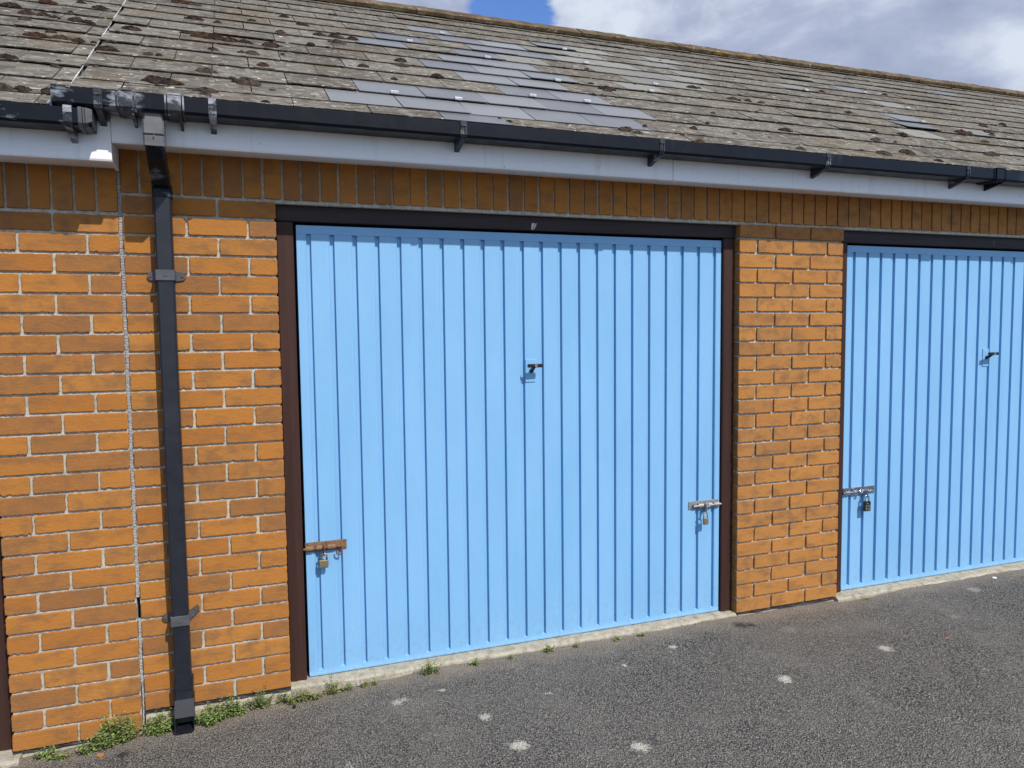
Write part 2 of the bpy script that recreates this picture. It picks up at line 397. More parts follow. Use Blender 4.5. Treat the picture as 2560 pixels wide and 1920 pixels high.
M['moss'] = m_simple('brown_moss', (.026,.018,.014), 1.0, 0, (.060,.041,.030), 55, 1.0, .1)
M['moss_l'] = m_simple('grey_moss', (.075,.055,.042), 1.0, 0, (.034,.025,.020), 60, 1.0, .1)
M['moss_o'] = m_simple('orange_moss', (.060,.032,.019), 1.0, 0, (.030,.020,.015), 60, 1.0, .1)
M['smear'] = m_simple('white_sealant', (.72,.71,.66), .8, 0, (.45,.42,.36), 80, .6)
M['filler'] = m_simple('joint_filler', (.46,.43,.40), .95, 0, (.17,.15,.13), 190, 1.0)
M['badge'] = m_simple('cream_paint', (.62,.60,.50), .6, 0, (.42,.40,.34), 200, .3)
M['fillet'] = m_simple('pale_fillet', (.60,.60,.58), .7, 0, (.30,.28,.25), 45, .5)
M['ink'] = m_simple('dark_ink', (.008,.008,.010), .6, 0, None, 100, 0)
M['greypaint'] = m_simple('grey_paint', (.20,.20,.21), .6, 0, (.10,.10,.11), 300, 0)
def m_leaf(name, a, b):
    m = MT(name, .55, .35); m.col(m.ramp(m.island(), [(0,a),(.7,b),(1,(b[0]*1.5,b[1]*1.25,b[2]*.9))]))
    m.b.inputs['Subsurface Weight'].default_value = 0.0
    return m.mat
M['leaf'] = m_leaf('green_leaf', (.070,.135,.030), (.190,.290,.075))
M['leaf_y'] = m_leaf('pale_leaf', (.13,.17,.055), (.22,.24,.09))
M['stem'] = m_simple('dry_stem', (.085,.040,.022), .8, 0, (.12,.10,.03), 60, 0)

# ------------------------------------------------------------------ layout numbers (metres; wall face on Y=0, door 1 opening from X=0)
W = 2.246; PIL = .665; X2 = W + PIL; XR = X2 + W            # second opening X2..XR
JL, JR = -.570, -.557                                        # movement joint
XL = -1.010                                                  # left edge of the left pier
ZH = 2.025                                                   # top of openings
FY, GY = -.175, -.285                                        # fascia face, gutter face
P30 = R_(30); CP, SP = math.cos(P30), math.sin(P30)
GAUGE = .2245; S0 = .124; EY = -.24; EZ = 2.335; DROP = .066
RIDGE_S = 3.02
def roofpt(X, s, h, drop=0.0): return (X, EY + s*CP - h*SP, EZ - drop + s*SP + h*CP)
GP = [(-3,-.125),(-1.5,-.112),(-1.0,-.101),(-.77,-.094),(-.57,-.079),(-.1,-.058),(.2,-.043),(.57,-.020),(2.2,-.016),(2.5,-.017),(2.9,-.025),(3.5,-.0125),(5,-.0085),(12,-.004)]
def gz(x, y=0):
    if x <= GP[0][0]: b = GP[0][1]
    elif x >= GP[-1][0]: b = GP[-1][1]
    else:
        for (x0,z0),(x1,z1) in zip(GP, GP[1:]):
            if x0 <= x <= x1: b = z0 + (z1-z0)*(x-x0)/(x1-x0); break
    t = min(max((-y-.3)/2.2, 0), 1); t = t*t*(3-2*t)
    return b*(1-t) + (-.062)*t - max(0, -y-1)*.004*(1 if y > -20 else 0)

# ------------------------------------------------------------------ ground
def lines(a, b, st, far): return [-x for x in far[::-1]] + [a + (b-a)*i/round((b-a)/st) for i in range(round((b-a)/st)+1)] + far
gx = lines(-4, 12, .08, []); gx = [-400,-80,-20,-8] + gx + [20,60,400]
gy = [-400,-80,-20,-8] + [-5 + 5.12*i/64 for i in range(65)] + [3,20,80,400]
mb = MB(); nx, ny = len(gx), len(gy)
vs = []
for y in gy:
    for x in gx:
        z = gz(x, y)
        if -5 < y < .0 and -4 < x < 12: z += .0025*math.sin(x*7.3+y*3.1)+.002*math.sin(x*17.1-y*11.7)*math.sin(y*9)
        vs.append((x, y, z if y < 1 else -.13))
mb.add(vs, [(j*nx+i, j*nx+i+1, (j+1)*nx+i+1, (j+1)*nx+i) for j in range(ny-1) for i in range(nx-1)])
tag(mb.build('ground', M['asphalt'], smooth=True), 'grey tarmac forecourt in front of the garage doors', kind='structure')

# ------------------------------------------------------------------ bricks
def brick(mb, x0, x1, z0, z1, rag=0.0, rr=rnd, depth=.03, side=False):
    """one brick: slightly uneven outline, worn arrises, ragged lower arris where rag > 0"""
    y0 = rr.uniform(-.0022, .0018); j = .0009; st = .0075; c = .0035
    x0 += rr.uniform(-.0012,.0012); x1 += rr.uniform(-.0012,.0012); z0 += rr.uniform(-.001,.001); z1 += rr.uniform(-.001,.001)
    out = []; nb = max(4, int((x1-x0)/st)); nv = max(3, int((z1-z0)/st))
    ph = rr.uniform(0, 9)
    for i in range(nb):                                        # bottom edge
        t = i/nb; x = x0 + (x1-x0)*t; d = rr.uniform(-j, j)
        if rag > 0: d += max(0, rr.gauss(0, 1))*rag*1.25*(.6+.4*math.sin(ph+t*7)) - rag*.3
        if rr.random() < .012: d += rr.uniform(.002, .005)
        out.append((x, z0 + d + (c*.6 if i == 0 else 0)))
    for i in range(nv): out.append((x1 + rr.uniform(-j,j) - (c*.6 if i == 0 else 0), z0 + (z1-z0)*i/nv))
    for i in range(nb): out.append((x1 + (x0-x1)*i/nb, z1 + rr.uniform(-j,j)*1.4 - (c*.6 if i == 0 else 0)))
    for i in range(nv): out.append((x0 + rr.uniform(-j,j) + (c*.6 if i == 0 else 0), z1 + (z0-z1)*i/nv))
    n = len(out); cxm, czm = (x0+x1)/2, (z0+z1)/2; hx, hz = (x1-x0)/2, (z1-z0)/2
    def ring(ins, y): return [(cxm+(x-cxm)*(1-ins/hx), y, czm+(z-czm)*(1-ins/hz)) for x, z in out]
    v = ring(.0022, y0) + ring(.0006, y0+.0008) + ring(0, y0+.003) + ring(0, depth)
    f = [tuple(range(n))]
    for k in range(3): f += [(k*n+i, (k+1)*n+i, (k+1)*n+(i+1)%n, k*n+(i+1)%n) for i in range(n)]
    mb.add(v, f, 0)
def soldiers(mb, xs, xe, z0, z1, first, pitch=.0747):
    x = first
    while x > xs: x -= pitch
    while x < xe:
        a, b = max(x+.0045, xs), min(x+pitch-.0045, xe)
        if b-a > .012: brick(mb, a, b, z0, z1, .0006)
        x += pitch
def zc(k): return .075*(k-1)

# ======= right hand garage block
blockR = empty('garage_block', (0, 0, 0))
tag(blockR, 'long orange brick garage block with blue doors, right of the black downpipe', 'building', 'brick garage blocks')
mb = MB(); rr = random.Random(11)
for k in range(1, 28):
    z0, z1 = zc(k), zc(k)+.065
    rows = [(-.215,0),(-.44,-.225),(JR+.002,-.45)] if k % 2 else [(-.1025,0),(-.3275,-.1125),(JR+.002,-.3375)]
    for a, b in rows:
        half = (b-a) < .12
        rag = (.0022 if half else (.0012 if rr.random() < .25 else .0003))
        if b-a > .19 and a < -.5: rag = .0016 if rr.random() < .6 else .0004
        brick(mb, a, b, z0, z1, rag, rr, .10 if b == 0 else .03)
    p = [(W+.225*i, W+.225*i+.215) for i in range(3)] if k % 2 else [(W,W+.1025),(W+.1125,W+.3275),(W+.3375,W+.5525),(W+.5625,W+.665)]
    for i, (a, b) in enumerate(p):
        half = (b-a) < .12
        brick(mb, a, b, z0, z1, .0022 if half else (.0011 if rr.random() < .3 else .0003), rr, .10 if i in (0, len(p)-1) else .03)
    a = XR
    while a < XR+2.2:
        brick(mb, a, a+.215, z0, z1, .0004, rr, .05); a += .225
soldiers(mb, JR+.002, XR+2.2, ZH+.0035, ZH+.218, -.046)
# mortar core, recessed
ym = .0098
mb.box((JR, .0076, -.12), (-.006, .10, ZH+.22), 1)
mb.box((W+.006, ym, -.12), (X2-.006, .10, ZH+.22), 1)
mb.box((XR+.006, ym, -.12), (XR+2.3, .10, ZH+.22), 1)
mb.box((-.006, ym-.001, ZH-.0115), (W+.006, .10, ZH+.22), 1)
mb.box((X2-.006, ym-.001, ZH-.0115), (XR+.006, .10, ZH+.22), 1)
mb.build('brick_wall', [M['brick'], M['mortar']], blockR)
# rest of the shell (unseen sides)
def shell(x0, x1, drop, parent):
    mb = MB(); mb.box((x0, 4.95, -.15), (x1, 5.05, 2.2-drop)); mb.box((x0, .11, -.15), (x0+.1, 4.95, 2.2-drop)); mb.box((x1-.1, .11, -.15), (x1, 4.95, 2.2-drop))
    mb.build('rear_wall', M['brick'], parent)
    mb = MB(); mb.box((x0+.1, .102, -.14), (x1-.1, 4.95, -.004 - (drop > 0)*.1)); mb.build('garage_floor', M['concrete'], parent)
shell(JR+.002, XR+2.3, 0, blockR)

# movement joint filler: rope-like strip, split and missing near the ground
mb = MB(); z = 2.17; pts = []
while z > -.06:
    wd = .0062 if z > .46 else (.0 if z > .375 else .0052)
    if z < .12: wd = .0030
    pts.append((z, wd)); z -= .006
for i in range(len(pts)-1):
    z, wd = pts[i]; z2 = pts[i+1][0]
    if wd <= 0 or pts[i+1][1] <= 0:
        if mb.v: mb.build('joint_filler', M['filler'], blockR); mb = MB()
        continue
    c = (JL+JR)/2 + .0012*math.sin(z*23) + rr.uniform(-.0006,.0006)
    y = .0015 + rr.uniform(0,.0018)
    mb.bbox((c-wd, y, z2+.0004), (c+wd, .03, z-.0004), .0012)
if mb.v: mb.build('joint_filler', M['filler'], blockR)

# black damp course under the bricks
def dpc(x0, x1, z, parent):
    mb = MB(); n = int((x1-x0)/.02); 
    for i in range(n):
        a = x0+(x1-x0)*i/n; b = x0+(x1-x0)*(i+1)/n
        f = lambda x: .0022*math.sin(x*31)+.0012*math.sin(x*83)
        vs = [(a,-.004+f(a),z-.003),(b,-.004+f(b),z-.003),(b,-.005+f(b+1),z-.0095),(a,-.005+f(a+1),z-.0095),(a,.02,z-.003),(b,.02,z-.003),(b,.02,z-.0095),(a,.02,z-.0095)]
        mb.add(vs, [(0,3,2,1),(0,1,5,4),(3,7,6,2)])
    return mb.build('damp_course', M['felt'], parent)
dpc(JR, -.002, 0, blockR); dpc(W+.002, X2-.002, 0, blockR)
def sill(name, x0, x1, ztop, yfront, parent, seed, yb=.13, zb=-.16):
    r3 = random.Random(seed); mb = MB(); n = max(2, int((x1-x0)/.018)); ph = r3.uniform(0,9)
    prof = [(yb, 0), (.05, 0), (.02, -.002), (yfront+.012, -.004), (yfront, -.012), (yfront-.004, zb-ztop)]
    vs = []
    for i in range(n+1):
        x = x0+(x1-x0)*i/n
        for q, (y, dz) in enumerate(prof):
            e_ = (.007*math.sin(x*9+ph)+.003*math.sin(x*37+ph)+r3.uniform(-.0022,.0022)) if q > 2 else 0
            vs.append((x, y+e_, ztop+dz+(r3.uniform(-.0012,.0012) if q > 0 else 0)))
    k = len(prof)
    mb.add(vs, [(i*k+q, i*k+q+1, (i+1)*k+q+1, (i+1)*k+q) for i in range(n) for q in range(k-1)] + [tuple(range(k)), tuple(range(n*k, n*k+k))[::-1]])
    return mb.build(name, M['concrete'], parent, recalc=True)
sill('concrete_sill', .0, W-.002, .001, -.012, blockR, 1)
sill('concrete_sill', X2-.012, XR, .001, -.024, blockR, 2)
sill('concrete_footing', JR+.004, -.001, -.0135, -.012, blockR, 3, .1)
sill('concrete_footing', W+.002, X2-.014, -.0105, -.002, blockR, 4, .1)

# ---- door frames
def frame(x0, parent, seed):
    ps = []
    mb = MB(); mb.bbox((x0+.001, .036, ZH-.077), (x0+W-.001, .11, ZH-.012), .003)
    h = mb.build('frame_head', M['header'], parent)
    for a in (x0+.001, x0+W-.069):
        mb = MB(); mb.bbox((a, .040, -.004), (a+.068, .11, ZH-.0775), .004); mb.build('frame_post', M['post'], parent)
    return h
hd1 = frame(0, blockR, 1); hd2 = frame(X2, blockR, 2)
# painted door numbers on the heads
def flat(name, polys, y, mat, parent, th=.001):
    mb = MB()
    for p in polys:
        n = len(p); mb.add([(x,y,z) for x,z in p]+[(x,y+th,z) for x,z in p], [tuple(range(n))]+[(i,n+i,n+(i+1)%n,(i+1)%n) for i in range(n)])
    return mb.build(name, mat, parent, recalc=True)
zc0 = 1.966
nq = lambda pts: [(1.1345+(x-1.1345)*1.35, 1.966+(z-1.966)*1.25) for x, z in pts]
flat('number_patch', [nq([(1.1245,zc0-.011),(1.1345,zc0-.011),(1.137,zc0-.007),(1.143,zc0+.001),(1.1455,zc0+.012),(1.1285,zc0+.0125),(1.1265,zc0+.002),(1.1265,zc0-.006)])], .0335, M['badge'], hd1, .0022)
flat('door_number', [nq([(1.1300,zc0-.0085),(1.1322,zc0-.0085),(1.1420,zc0+.0125),(1.1395,zc0+.0125)])], .0328, M['ink'], hd1, .0006)
def stroke(mb, pts, wd, y):
    for (a, b) in zip(pts, pts[1:]):
        d = Vector((b[0]-a[0], 0, b[1]-a[1])); L = d.length; d.normalize(); nrm = Vector((-d.z,0,d.x))*wd
        A = Vector((a[0],y,a[1])) - d*wd*.6; B = Vector((b[0],y,b[1])) + d*wd*.6
        q = [A-nrm, B-nrm, B+nrm, A+nrm]; mb.add([tuple(v) for v in q]+[(v.x,v.y+.001,v.z) for v in q], [(0,1,2,3),(0,4,5,1),(1,5,6,2),(2,6,7,3),(3,7,4,0)])
mb = MB(); bx, bz = 4.076, 1.9795
sh2 = lambda x, z: (bx + x + z*.22, bz + z)
stroke(mb, [sh2(-.0050,.009), sh2(-.0030,.0115), sh2(.0030,.0115), sh2(.0050,.009), sh2(.0050,.003), sh2(.0020,-.001)], .0008, .0345)
stroke(mb, [sh2(-.0050,.008), sh2(-.0050,-.0105), sh2(.0045,-.0115)], .0009, .0345)
stroke(mb, [sh2(-.0012,.0065), sh2(.0012,.0070), sh2(.0012,.0045), sh2(-.0012,.0030)], .0008, .0345)
stroke(mb, [sh2(-.0012,-.003), sh2(-.0015,-.0065), sh2(.0012,-.0062)], .0009, .0345)
mb.build('door_number', M['greypaint'], hd2)

# ---- steel up-and-over doors
def door(x0, parent, ngr=22):
    d0, d1 = x0+.081, x0+2.172; Y = .055; z0, z1 = .004, 1.936; zt, zb = 1.900, .027
    gw = .0195; gd = .0135; pitch = .0953; g0 = x0+.1305
    mb = MB(); xs = [(d0, 0)]
    cuts = []
    for i in range(ngr):
        c = g0 + pitch*i
        cuts.append((c-gw/2, c+gw/2))
    # front skin: strips between grooves, each with two faint pressed lines
    def strip(a, b, za, zb_, ya, yb):
        mb.add([(a,ya,za),(b,yb,za),(b,yb,zb_),(a,ya,zb_)], [(0,1,2,3)])
    x = d0
    for i, (a, b) in enumerate(cuts + [(d1, None)]):
        w_ = a - x
        if w_ > .03:
            l = [x, x+.0015, a-.011, a-.0095, a-.0045, a-.003, a]
            yy = [Y+.0006, Y, Y, Y+.0005, Y+.0005, Y, Y]
        else: l = [x, a]; yy = [Y, Y]
        for p in range(len(l)-1): strip(l[p], l[p+1], zb, zt, yy[p], yy[p+1])
        if b is None: break
        sl = .0022
        for (p, q, u, v) in ((a, a+sl, Y, Y+gd), (a+sl, b-sl*.5, Y+gd, Y+gd), (b-sl*.5, b, Y+gd, Y)):
            zlo = zb
            mb.add([(p,u,zlo+(.004 if u > Y else .0)),(q,v,zlo+(.004 if v > Y else .0)),(q,v,zt),(p,u,zt)], [(0,1,2,3)])
        mb.add([(a,Y,zb),(b,Y,zb),(b-sl*.5,Y+gd,zb+.004),(a+sl,Y+gd,zb+.004)], [(0,1,2,3)])        # scooped foot of the groove
        mb.add([(a,Y,zt),(b,Y,zt),(b-sl*.5,Y+gd,zt),(a+sl,Y+gd,zt)], [(0,1,2,3)])
        x = b
    # rails and returns
    mb.box((d0, Y-.0012, zt+.0003), (d1, Y+.028, z1))
    mb.bbox((d0, Y-.0022, z0), (d1, Y+.028, zb-.0125), .0012)
    mb.add([(d0,Y-.0015,zb-.0126),(d1,Y-.0015,zb-.0126),(d1,Y,zb),(d0,Y,zb)], [(0,1,2,3)])
    mb.add([(d0,Y+.0005,z0),(d0,Y+.03,z0),(d0,Y+.03,z1),(d0,Y+.0005,z1)], [(0,1,2,3)])
    mb.add([(d1,Y+.0005,z0),(d1,Y+.03,z0),(d1,Y+.03,z1),(d1,Y+.0005,z1)], [(0,1,2,3)])
    # welded edge flange line
    mb.box((d1-.026, Y-.0006, zb+.002), (d1-.0012, Y+.002, zt-.001))
    o = mb.build('garage_door', M['door'], parent)
    mb = MB(); mb.box((d0-.004, Y+.030, z0-.002), (d1+.004, Y+.034, z1+.002)); mb.build('door_shade_backing', M['dark'], o)  # near-black sheet, shade of the door gaps put into its colour
    return o
door1 = door(0, blockR); door2 = door(X2, blockR)
door1['label'] = 'sky blue ribbed steel door with a rusty bolt at its left edge'
door2['label'] = 'sky blue ribbed steel door with a bright zinc bolt at its left edge'
for a in (0, X2):
    mb = MB(); mb.box((a+.004, .135, -.0), (a+W-.004, .14, ZH+.0)); mb.build('interior_shade_sheet', M['dark'], blockR)  # sheet behind each opening, interior darkness painted as near-black

def handle(x, z, dr):
    Y = .055
    mb = MB(); mb.bbox((x-.028, Y-.0045, z-.078), (x+.0215, Y+.001, z+.028), .0015); mb.build('handle_plate', M['door'], dr)
    mb = MB(); mb.tube([(x+.002,Y-.003,z-.026),(x+.001,Y-.022,z-.018),(x+.002,Y-.040,z-.005)], [.0115,.0085,.0080], 12)
    mb.bbox((x-.033, Y-.056, z-.0088), (x+.041, Y-.038, z+.0078), .0035)
    mb.build('handle', M['blackmetal'], dr, smooth=False)
    mb = MB(); mb.tube([(x+.0055,Y-.0575,z),(x+.0055,Y-.055,z)], .0068, 18)
    mb.build('lock_barrel', M['steel'], dr)
    mb = MB(); mb.box((x+.001, Y-.0582, z-.0012), (x+.010, Y-.0574, z+.0012)); mb.build('keyhole', M['ink'], dr)
handle(1.122, 1.327, door1); handle(4.066, 1.323, door2)

# tower bolts with a hasp staple; side=+1: shoots to the right
def bolt(x0, x1, z, side, mat, rodmat, dr, label, knob, hole=False):
    Y = .055; h = .021; th = .0032
    mb = MB(); mb.bbox((x0, Y-.004, z-h), (x1, Y-.0005, z+h), .0012)
    L = x1-x0; toward = x1 if side > 0 else x0; away = x0 if side > 0 else x1; s = side
    zr = z-.004; yr = Y-.014
    # straps over the rod
    for t, wd in ((.10, .030), (.34, .026), (.62, .034)):
        c = toward - s*L*t; n = 9
        vs = []; 
        for k in range(n+1):
            a = math.pi*k/n; vs += [(c-wd/2, yr+.004-math.sin(a)*.0115, zr+math.cos(a)*.0115), (c+wd/2, yr+.004-math.sin(a)*.0115, zr+math.cos(a)*.0115)]
        mb.add(vs, [(2*k,2*k+1,2*k+3,2*k+2) for k in range(n)])
        mb.add([(c-wd/2,Y-.004,zr-.0115),(c-wd/2,Y-.004,zr+.0115),(c-wd/2,yr+.004,zr+.0115),(c-wd/2,yr-.0075,zr),(c-wd/2,yr+.004,zr-.0115)], [(0,1,2,3,4)])
        mb.add([(c+wd/2,Y-.004,zr-.0115),(c+wd/2,Y-.004,zr+.0115),(c+wd/2,yr+.004,zr+.0115),(c+wd/2,yr-.0075,zr),(c+wd/2,yr+.004,zr-.0115)], [(0,1,2,3,4)])
    o = mb.build('slide_bolt', mat, dr); o['label'] = label
    mb = MB(); mb.tube([(toward+s*.008, yr, zr), (away+s*L*.12, yr, zr)], .0058, 12)
    mb.build('bolt_rod', rodmat, dr)
    for t, dz, q in ((.06,-.0135,.0028),(.06,.0135,.0028),(.94,-.0135,.0028),(.94,.0135,.0028),(.5,.014,.0034)):
        x = x0+L*t; mb = MB(); mb.tube([(x, Y-.0062, z+dz), (x, Y-.003, z+dz)], q, 10); mb.build('screw', rodmat, dr)
    if knob:                                                   # curled drop handle of the rod
        kx = away + s*L*.13; R = .0115; pts = [(kx, yr, zr-.002), (kx, yr-.004, zr-.022)]
        for k in range(9):
            a = math.pi*k/8; pts.append((kx - (R - R*math.cos(a)), yr-.006, zr-.024-math.sin(a)*R))
        pts.append((kx-2*R, yr-.006, zr-.018)); mb = MB(); mb.tube(pts, .0034, 8); mb.build('bolt_handle', rodmat, dr)
    else:
        kx = toward - s*L*.46; mb = MB()
        R = .0085; pts = [(kx+R*math.sin(a), yr-.017+.004*math.cos(a), zr+.006+R*math.cos(a)) for a in [2*math.pi*k/16 for k in range(17)]]
        mb.tube(pts, .0030, 8); mb.tube([(kx, yr, zr), (kx, yr-.014, zr+.001)], .0052, 10); mb.build('bolt_handle', rodmat, dr)
        if hole:
            mb = MB(); mb.add([(x0+.014,Y-.0044,z-.019),(x0+.026,Y-.0044,z-.006),(x0+.032,Y-.0044,z-.004),(x0+.034,Y-.0044,z+.004),(x0+.027,Y-.0044,z+.005),(x0+.021,Y-.0044,z-.001)], [(0,1,2,3,4,5)])
            mb.build('bolt_slot', M['ink'], dr)
bolt(.078, .253, .573, -1, M['rust_l'], M['rust'], door1, 'rusty slide bolt', True)
bolt(1.985, 2.165, .582, 1, M['steel'], M['steel'], door1, 'dull grey slide bolt', False, True)
bolt(X2+.080, X2+.306, .567, -1, M['zinc'], M['zinc'], door2, 'bright zinc slide bolt', False)
# staples fixed to the doors which carry the padlocks
def staple(x, z, mat, dr, y=.050):
    mb = MB(); mb.bbox((x-.0016, y-.036, z-.030), (x+.0016, y+.002, z+.018), .0008); mb.build('staple', mat, dr)
staple(.153, .566, M['rust'], door1); staple(2.070, .572, M['steel'], door1); staple(X2+.222, .556, M['zinc'], door2)

def padlock(x, y, z, bw, bh, th, sh_w, sh_h, body, shk, label, tilt=0, combo=False, r=.0034):
    root = empty('padlock', (x, y, z)); tag(root, label, 'padlock', 'padlocks on the door bolts')
    Mx = Matrix.Rotation(tilt, 4, 'Y')
    mb = MB(); mb.bbox((-bw/2, -th/2, -bh), (bw/2, th/2, 0), .004 if not combo else .003); b = mb.build('lock_body', body, root)
    for v in b.data.vertices: v.co = Mx @ v.co
    pts = [(-sh_w/2, 0, -.002), (-sh_w/2, 0, sh_h-sh_w/2)]
    for k in range(1, 9):
        a = math.pi*k/9; pts.append((-sh_w/2*math.cos(a), 0, sh_h-sh_w/2+sh_w/2*math.sin(a)))
    pts += [(sh_w/2, 0, sh_h-sh_w/2), (sh_w/2, 0, -.002)]
    mb = MB(); mb.tube([tuple(Mx @ Vector(p)) for p in pts], r, 10); mb.build('shackle', shk, root, smooth=True)
    if combo:
        for k in range(4):
            mb = MB(); zz = -bh*.40 - k*bh*.145
            mb.bbox((-bw*.40, -th/2-.0008, zz-.0020), (-bw*.12, -th/2+.001, zz+.0008), .0004)
            mb.bbox((bw*.02, -th/2-.0012, zz-.0024), (bw*.24, -th/2+.001, zz+.0012), .0004)
            mb.bbox((bw*.34, -th/2-.0008, zz-.0020), (bw*.48, -th/2+.001, zz+.0008), .0004)
            mb.build('number_dial', M['dial'], root)
        mb = MB(); n = 14; mb.add([(-.004+.0060*math.cos(2*math.pi*k/n), -th/2-.0007, -bh*.20+.0027*math.sin(2*math.pi*k/n)) for k in range(n)], [tuple(range(n))])
        mb.build('maker_plate', M['steel'], root)
    return root
padlock(.1515, .027, .520, .040, .034, .014, .026, .026, M['brass'], M['shackle'], 'brass padlock hanging from the rusty bolt', .05, r=.0044)
padlock(2.066, .020, .518, .029, .034, .012, .023, .030, M['brass'], M['steel'], 'small brass padlock hanging from the dull grey bolt', -.03, r=.0028)
padlock(X2+.2245, .022, .510, .043, .056, .018, .028, .034, M['blackmetal'], M['zinc'], 'black combination padlock hanging from the bright zinc bolt', -.02, True)

# ------------------------------------------------------------------ roofs
NEW = {(-1,.8),(0,.36),(0,.64),(0,.94),(0,1.28),(0,1.51),(1,.51),(1,.80),(1,1.08),(1,1.34),(1,1.65),(2,1.23),(2,1.51),(3,1.08),(3,1.35),
       (4,.96),(4,1.22),(4,1.51),(5,1.12),(5,1.35),(6,.68),(6,1.27),(7,.82),(7,1.44),(7,1.66),(7,1.93),(8,1.25),(8,1.53),(9,1.10),(9,1.95),
       (8,4.40),(4,4.12),(3,4.03),(10,5.75)}
NEW.discard((7,1.93)); NEW |= {(7,1.14)} - {(7,1.14)}
GREY = {(6,1.52),(6,2.1),(6,2.40),(6,2.66),(8,2.1),(8,2.6),(8,1.82),(7,2.2),(7,2.78),(7,1.93),(5,2.23),(5,2.52),(4,2.08),(7,3.66),(6,4.43),(3,4.6),(2,3.72),(9,2.25),(9,2.8)}
CLIPS = [(1.142,9),(.841,7),(1.253,6),(.508,1),(.792,1),(2.005,9),(1.978,7),(1.524,4),(1.224,2),(1.516,2),(2.256,5),(2.112,4),(3.721,7),(4.457,8),(4.469,6),(4.181,4)]
def slate(mb, X0, X1, k, drop, mi, rr, crisp, lift=0.0):
    sA = S0 + GAUGE*k if k > -1 else S0 - GAUGE + .097
    s1 = S0 + GAUGE*(k+1) + .045
    th = .0042 if crisp else .0052
    lift0 = rr.uniform(0, .002) + lift + (.0045 if rr.random() < .10 else 0); rot = rr.uniform(-.006, .006); sk = rr.uniform(-.002, .002)
    L, n = X1-X0, (2 if crisp else 14)
    front = []
    for i in range(n+1):
        t = i/n; x = X0 + L*t
        js = rr.uniform(-.0018,.0018) if not crisp else 0
        jh = rr.uniform(-.0008,.0008) if not crisp else 0
        if not crisp and rr.random() < .05: js += rr.uniform(.002,.007)
        if not crisp and i in (0, n): js += rr.uniform(.000,.004)
        front.append((x, sA + js + sk + rot*(x-X0), jh))
    hT = lambda s_, j_: (-(.0066)*(s_-sA)/GAUGE if True else 0) + lift0*(1-(s_-sA)/GAUGE) + j_
    vs = [roofpt(x, s_, hT(s_, j_), drop) for x, s_, j_ in front]
    vs += [roofpt(x, s_+.0015, hT(s_, j_)-th, drop) for x, s_, j_ in front]
    m1 = len(vs); vs += [roofpt(X0, s1, hT(s1,0), drop), roofpt(X1, s1, hT(s1,0), drop), roofpt(X0, s1, hT(s1,0)-th, drop), roofpt(X1, s1, hT(s1,0)-th, drop)]
    f = [tuple([i for i in range(n+1)] + [m1+1, m1]), tuple([n+1+i for i in range(n+1)][::-1] + [m1+2, m1+3])]
    f += [(i, n+1+i, n+2+i, i+1) for i in range(n)]
    f += [(0, m1, m1+2, n+1), (n, 2*n+1, m1+3, m1+1)]
    mb.add(vs, f, mi)
def roof(x0, x1, drop, offE, offO, parent, seed, label=None, y_back=True):
    rr = random.Random(seed); mb = MB(); w_ = .290
    for k in range(-1, 13):
        off = offE if k % 2 == 0 else offO
        n0 = math.floor((x0-off)/w_); x = off + n0*w_
        while x < x1:
            a, b = max(x+.0012+rr.uniform(0,.0015), x0), min(x+w_-.0012-rr.uniform(0,.0015), x1)
            cxm = x+w_/2
            if b-a > .02:
                mi, cr_, lf = 0, False, 0
                if drop == 0:
                    if any(q == k and abs(c-cxm) < .135 for q, c in NEW): mi, cr_, lf = 1, True, rr.choice([0,0,.001,.003])
                    elif any(q == k and abs(c-cxm) < .135 for q, c in GREY): mi, cr_, lf = 2, False, rr.choice([0,.001,.004])
                    if k == 3 and abs(cxm-4.03) < .15: lf = .011
                slate(mb, a, b, k, drop, mi, rr, cr_, lf)
            x += w_
    # underlay and rear slope
    hU = -.024
    A = [roofpt(x0+.002, -.06, hU, drop), roofpt(x1, -.06, hU, drop), roofpt(x1, RIDGE_S, hU, drop), roofpt(x0+.002, RIDGE_S, hU, drop)]
    mb.add(A, [(0,1,2,3)], 3)
    top = roofpt(0, RIDGE_S, hU, drop); yb = 2*top[1]+.24; zb = EZ-drop
    mb.add([(x0,top[1],top[2]),(x1,top[1],top[2]),(x1,yb,zb-.02),(x0,yb,zb-.02)], [(0,3,2,1)], 0)
    mb.add([(x0+.003,EY,EZ-drop-.03),(x0+.003,top[1],top[2]),(x0+.003,yb,zb-.02)], [(0,1,2)], 3)
    mb.add([(x1-.003,EY,EZ-drop-.03),(x1-.003,top[1],top[2]),(x1-.003,yb,zb-.02)], [(2,1,0)], 3)
    return mb.build('slate_roof', [M['slate_old'], M['slate_new'], M['slate_grey'], M['felt']], parent)
XVE = -.668
roofR = roof(XVE, XR+2.4, 0, .212, .066, blockR, 21)
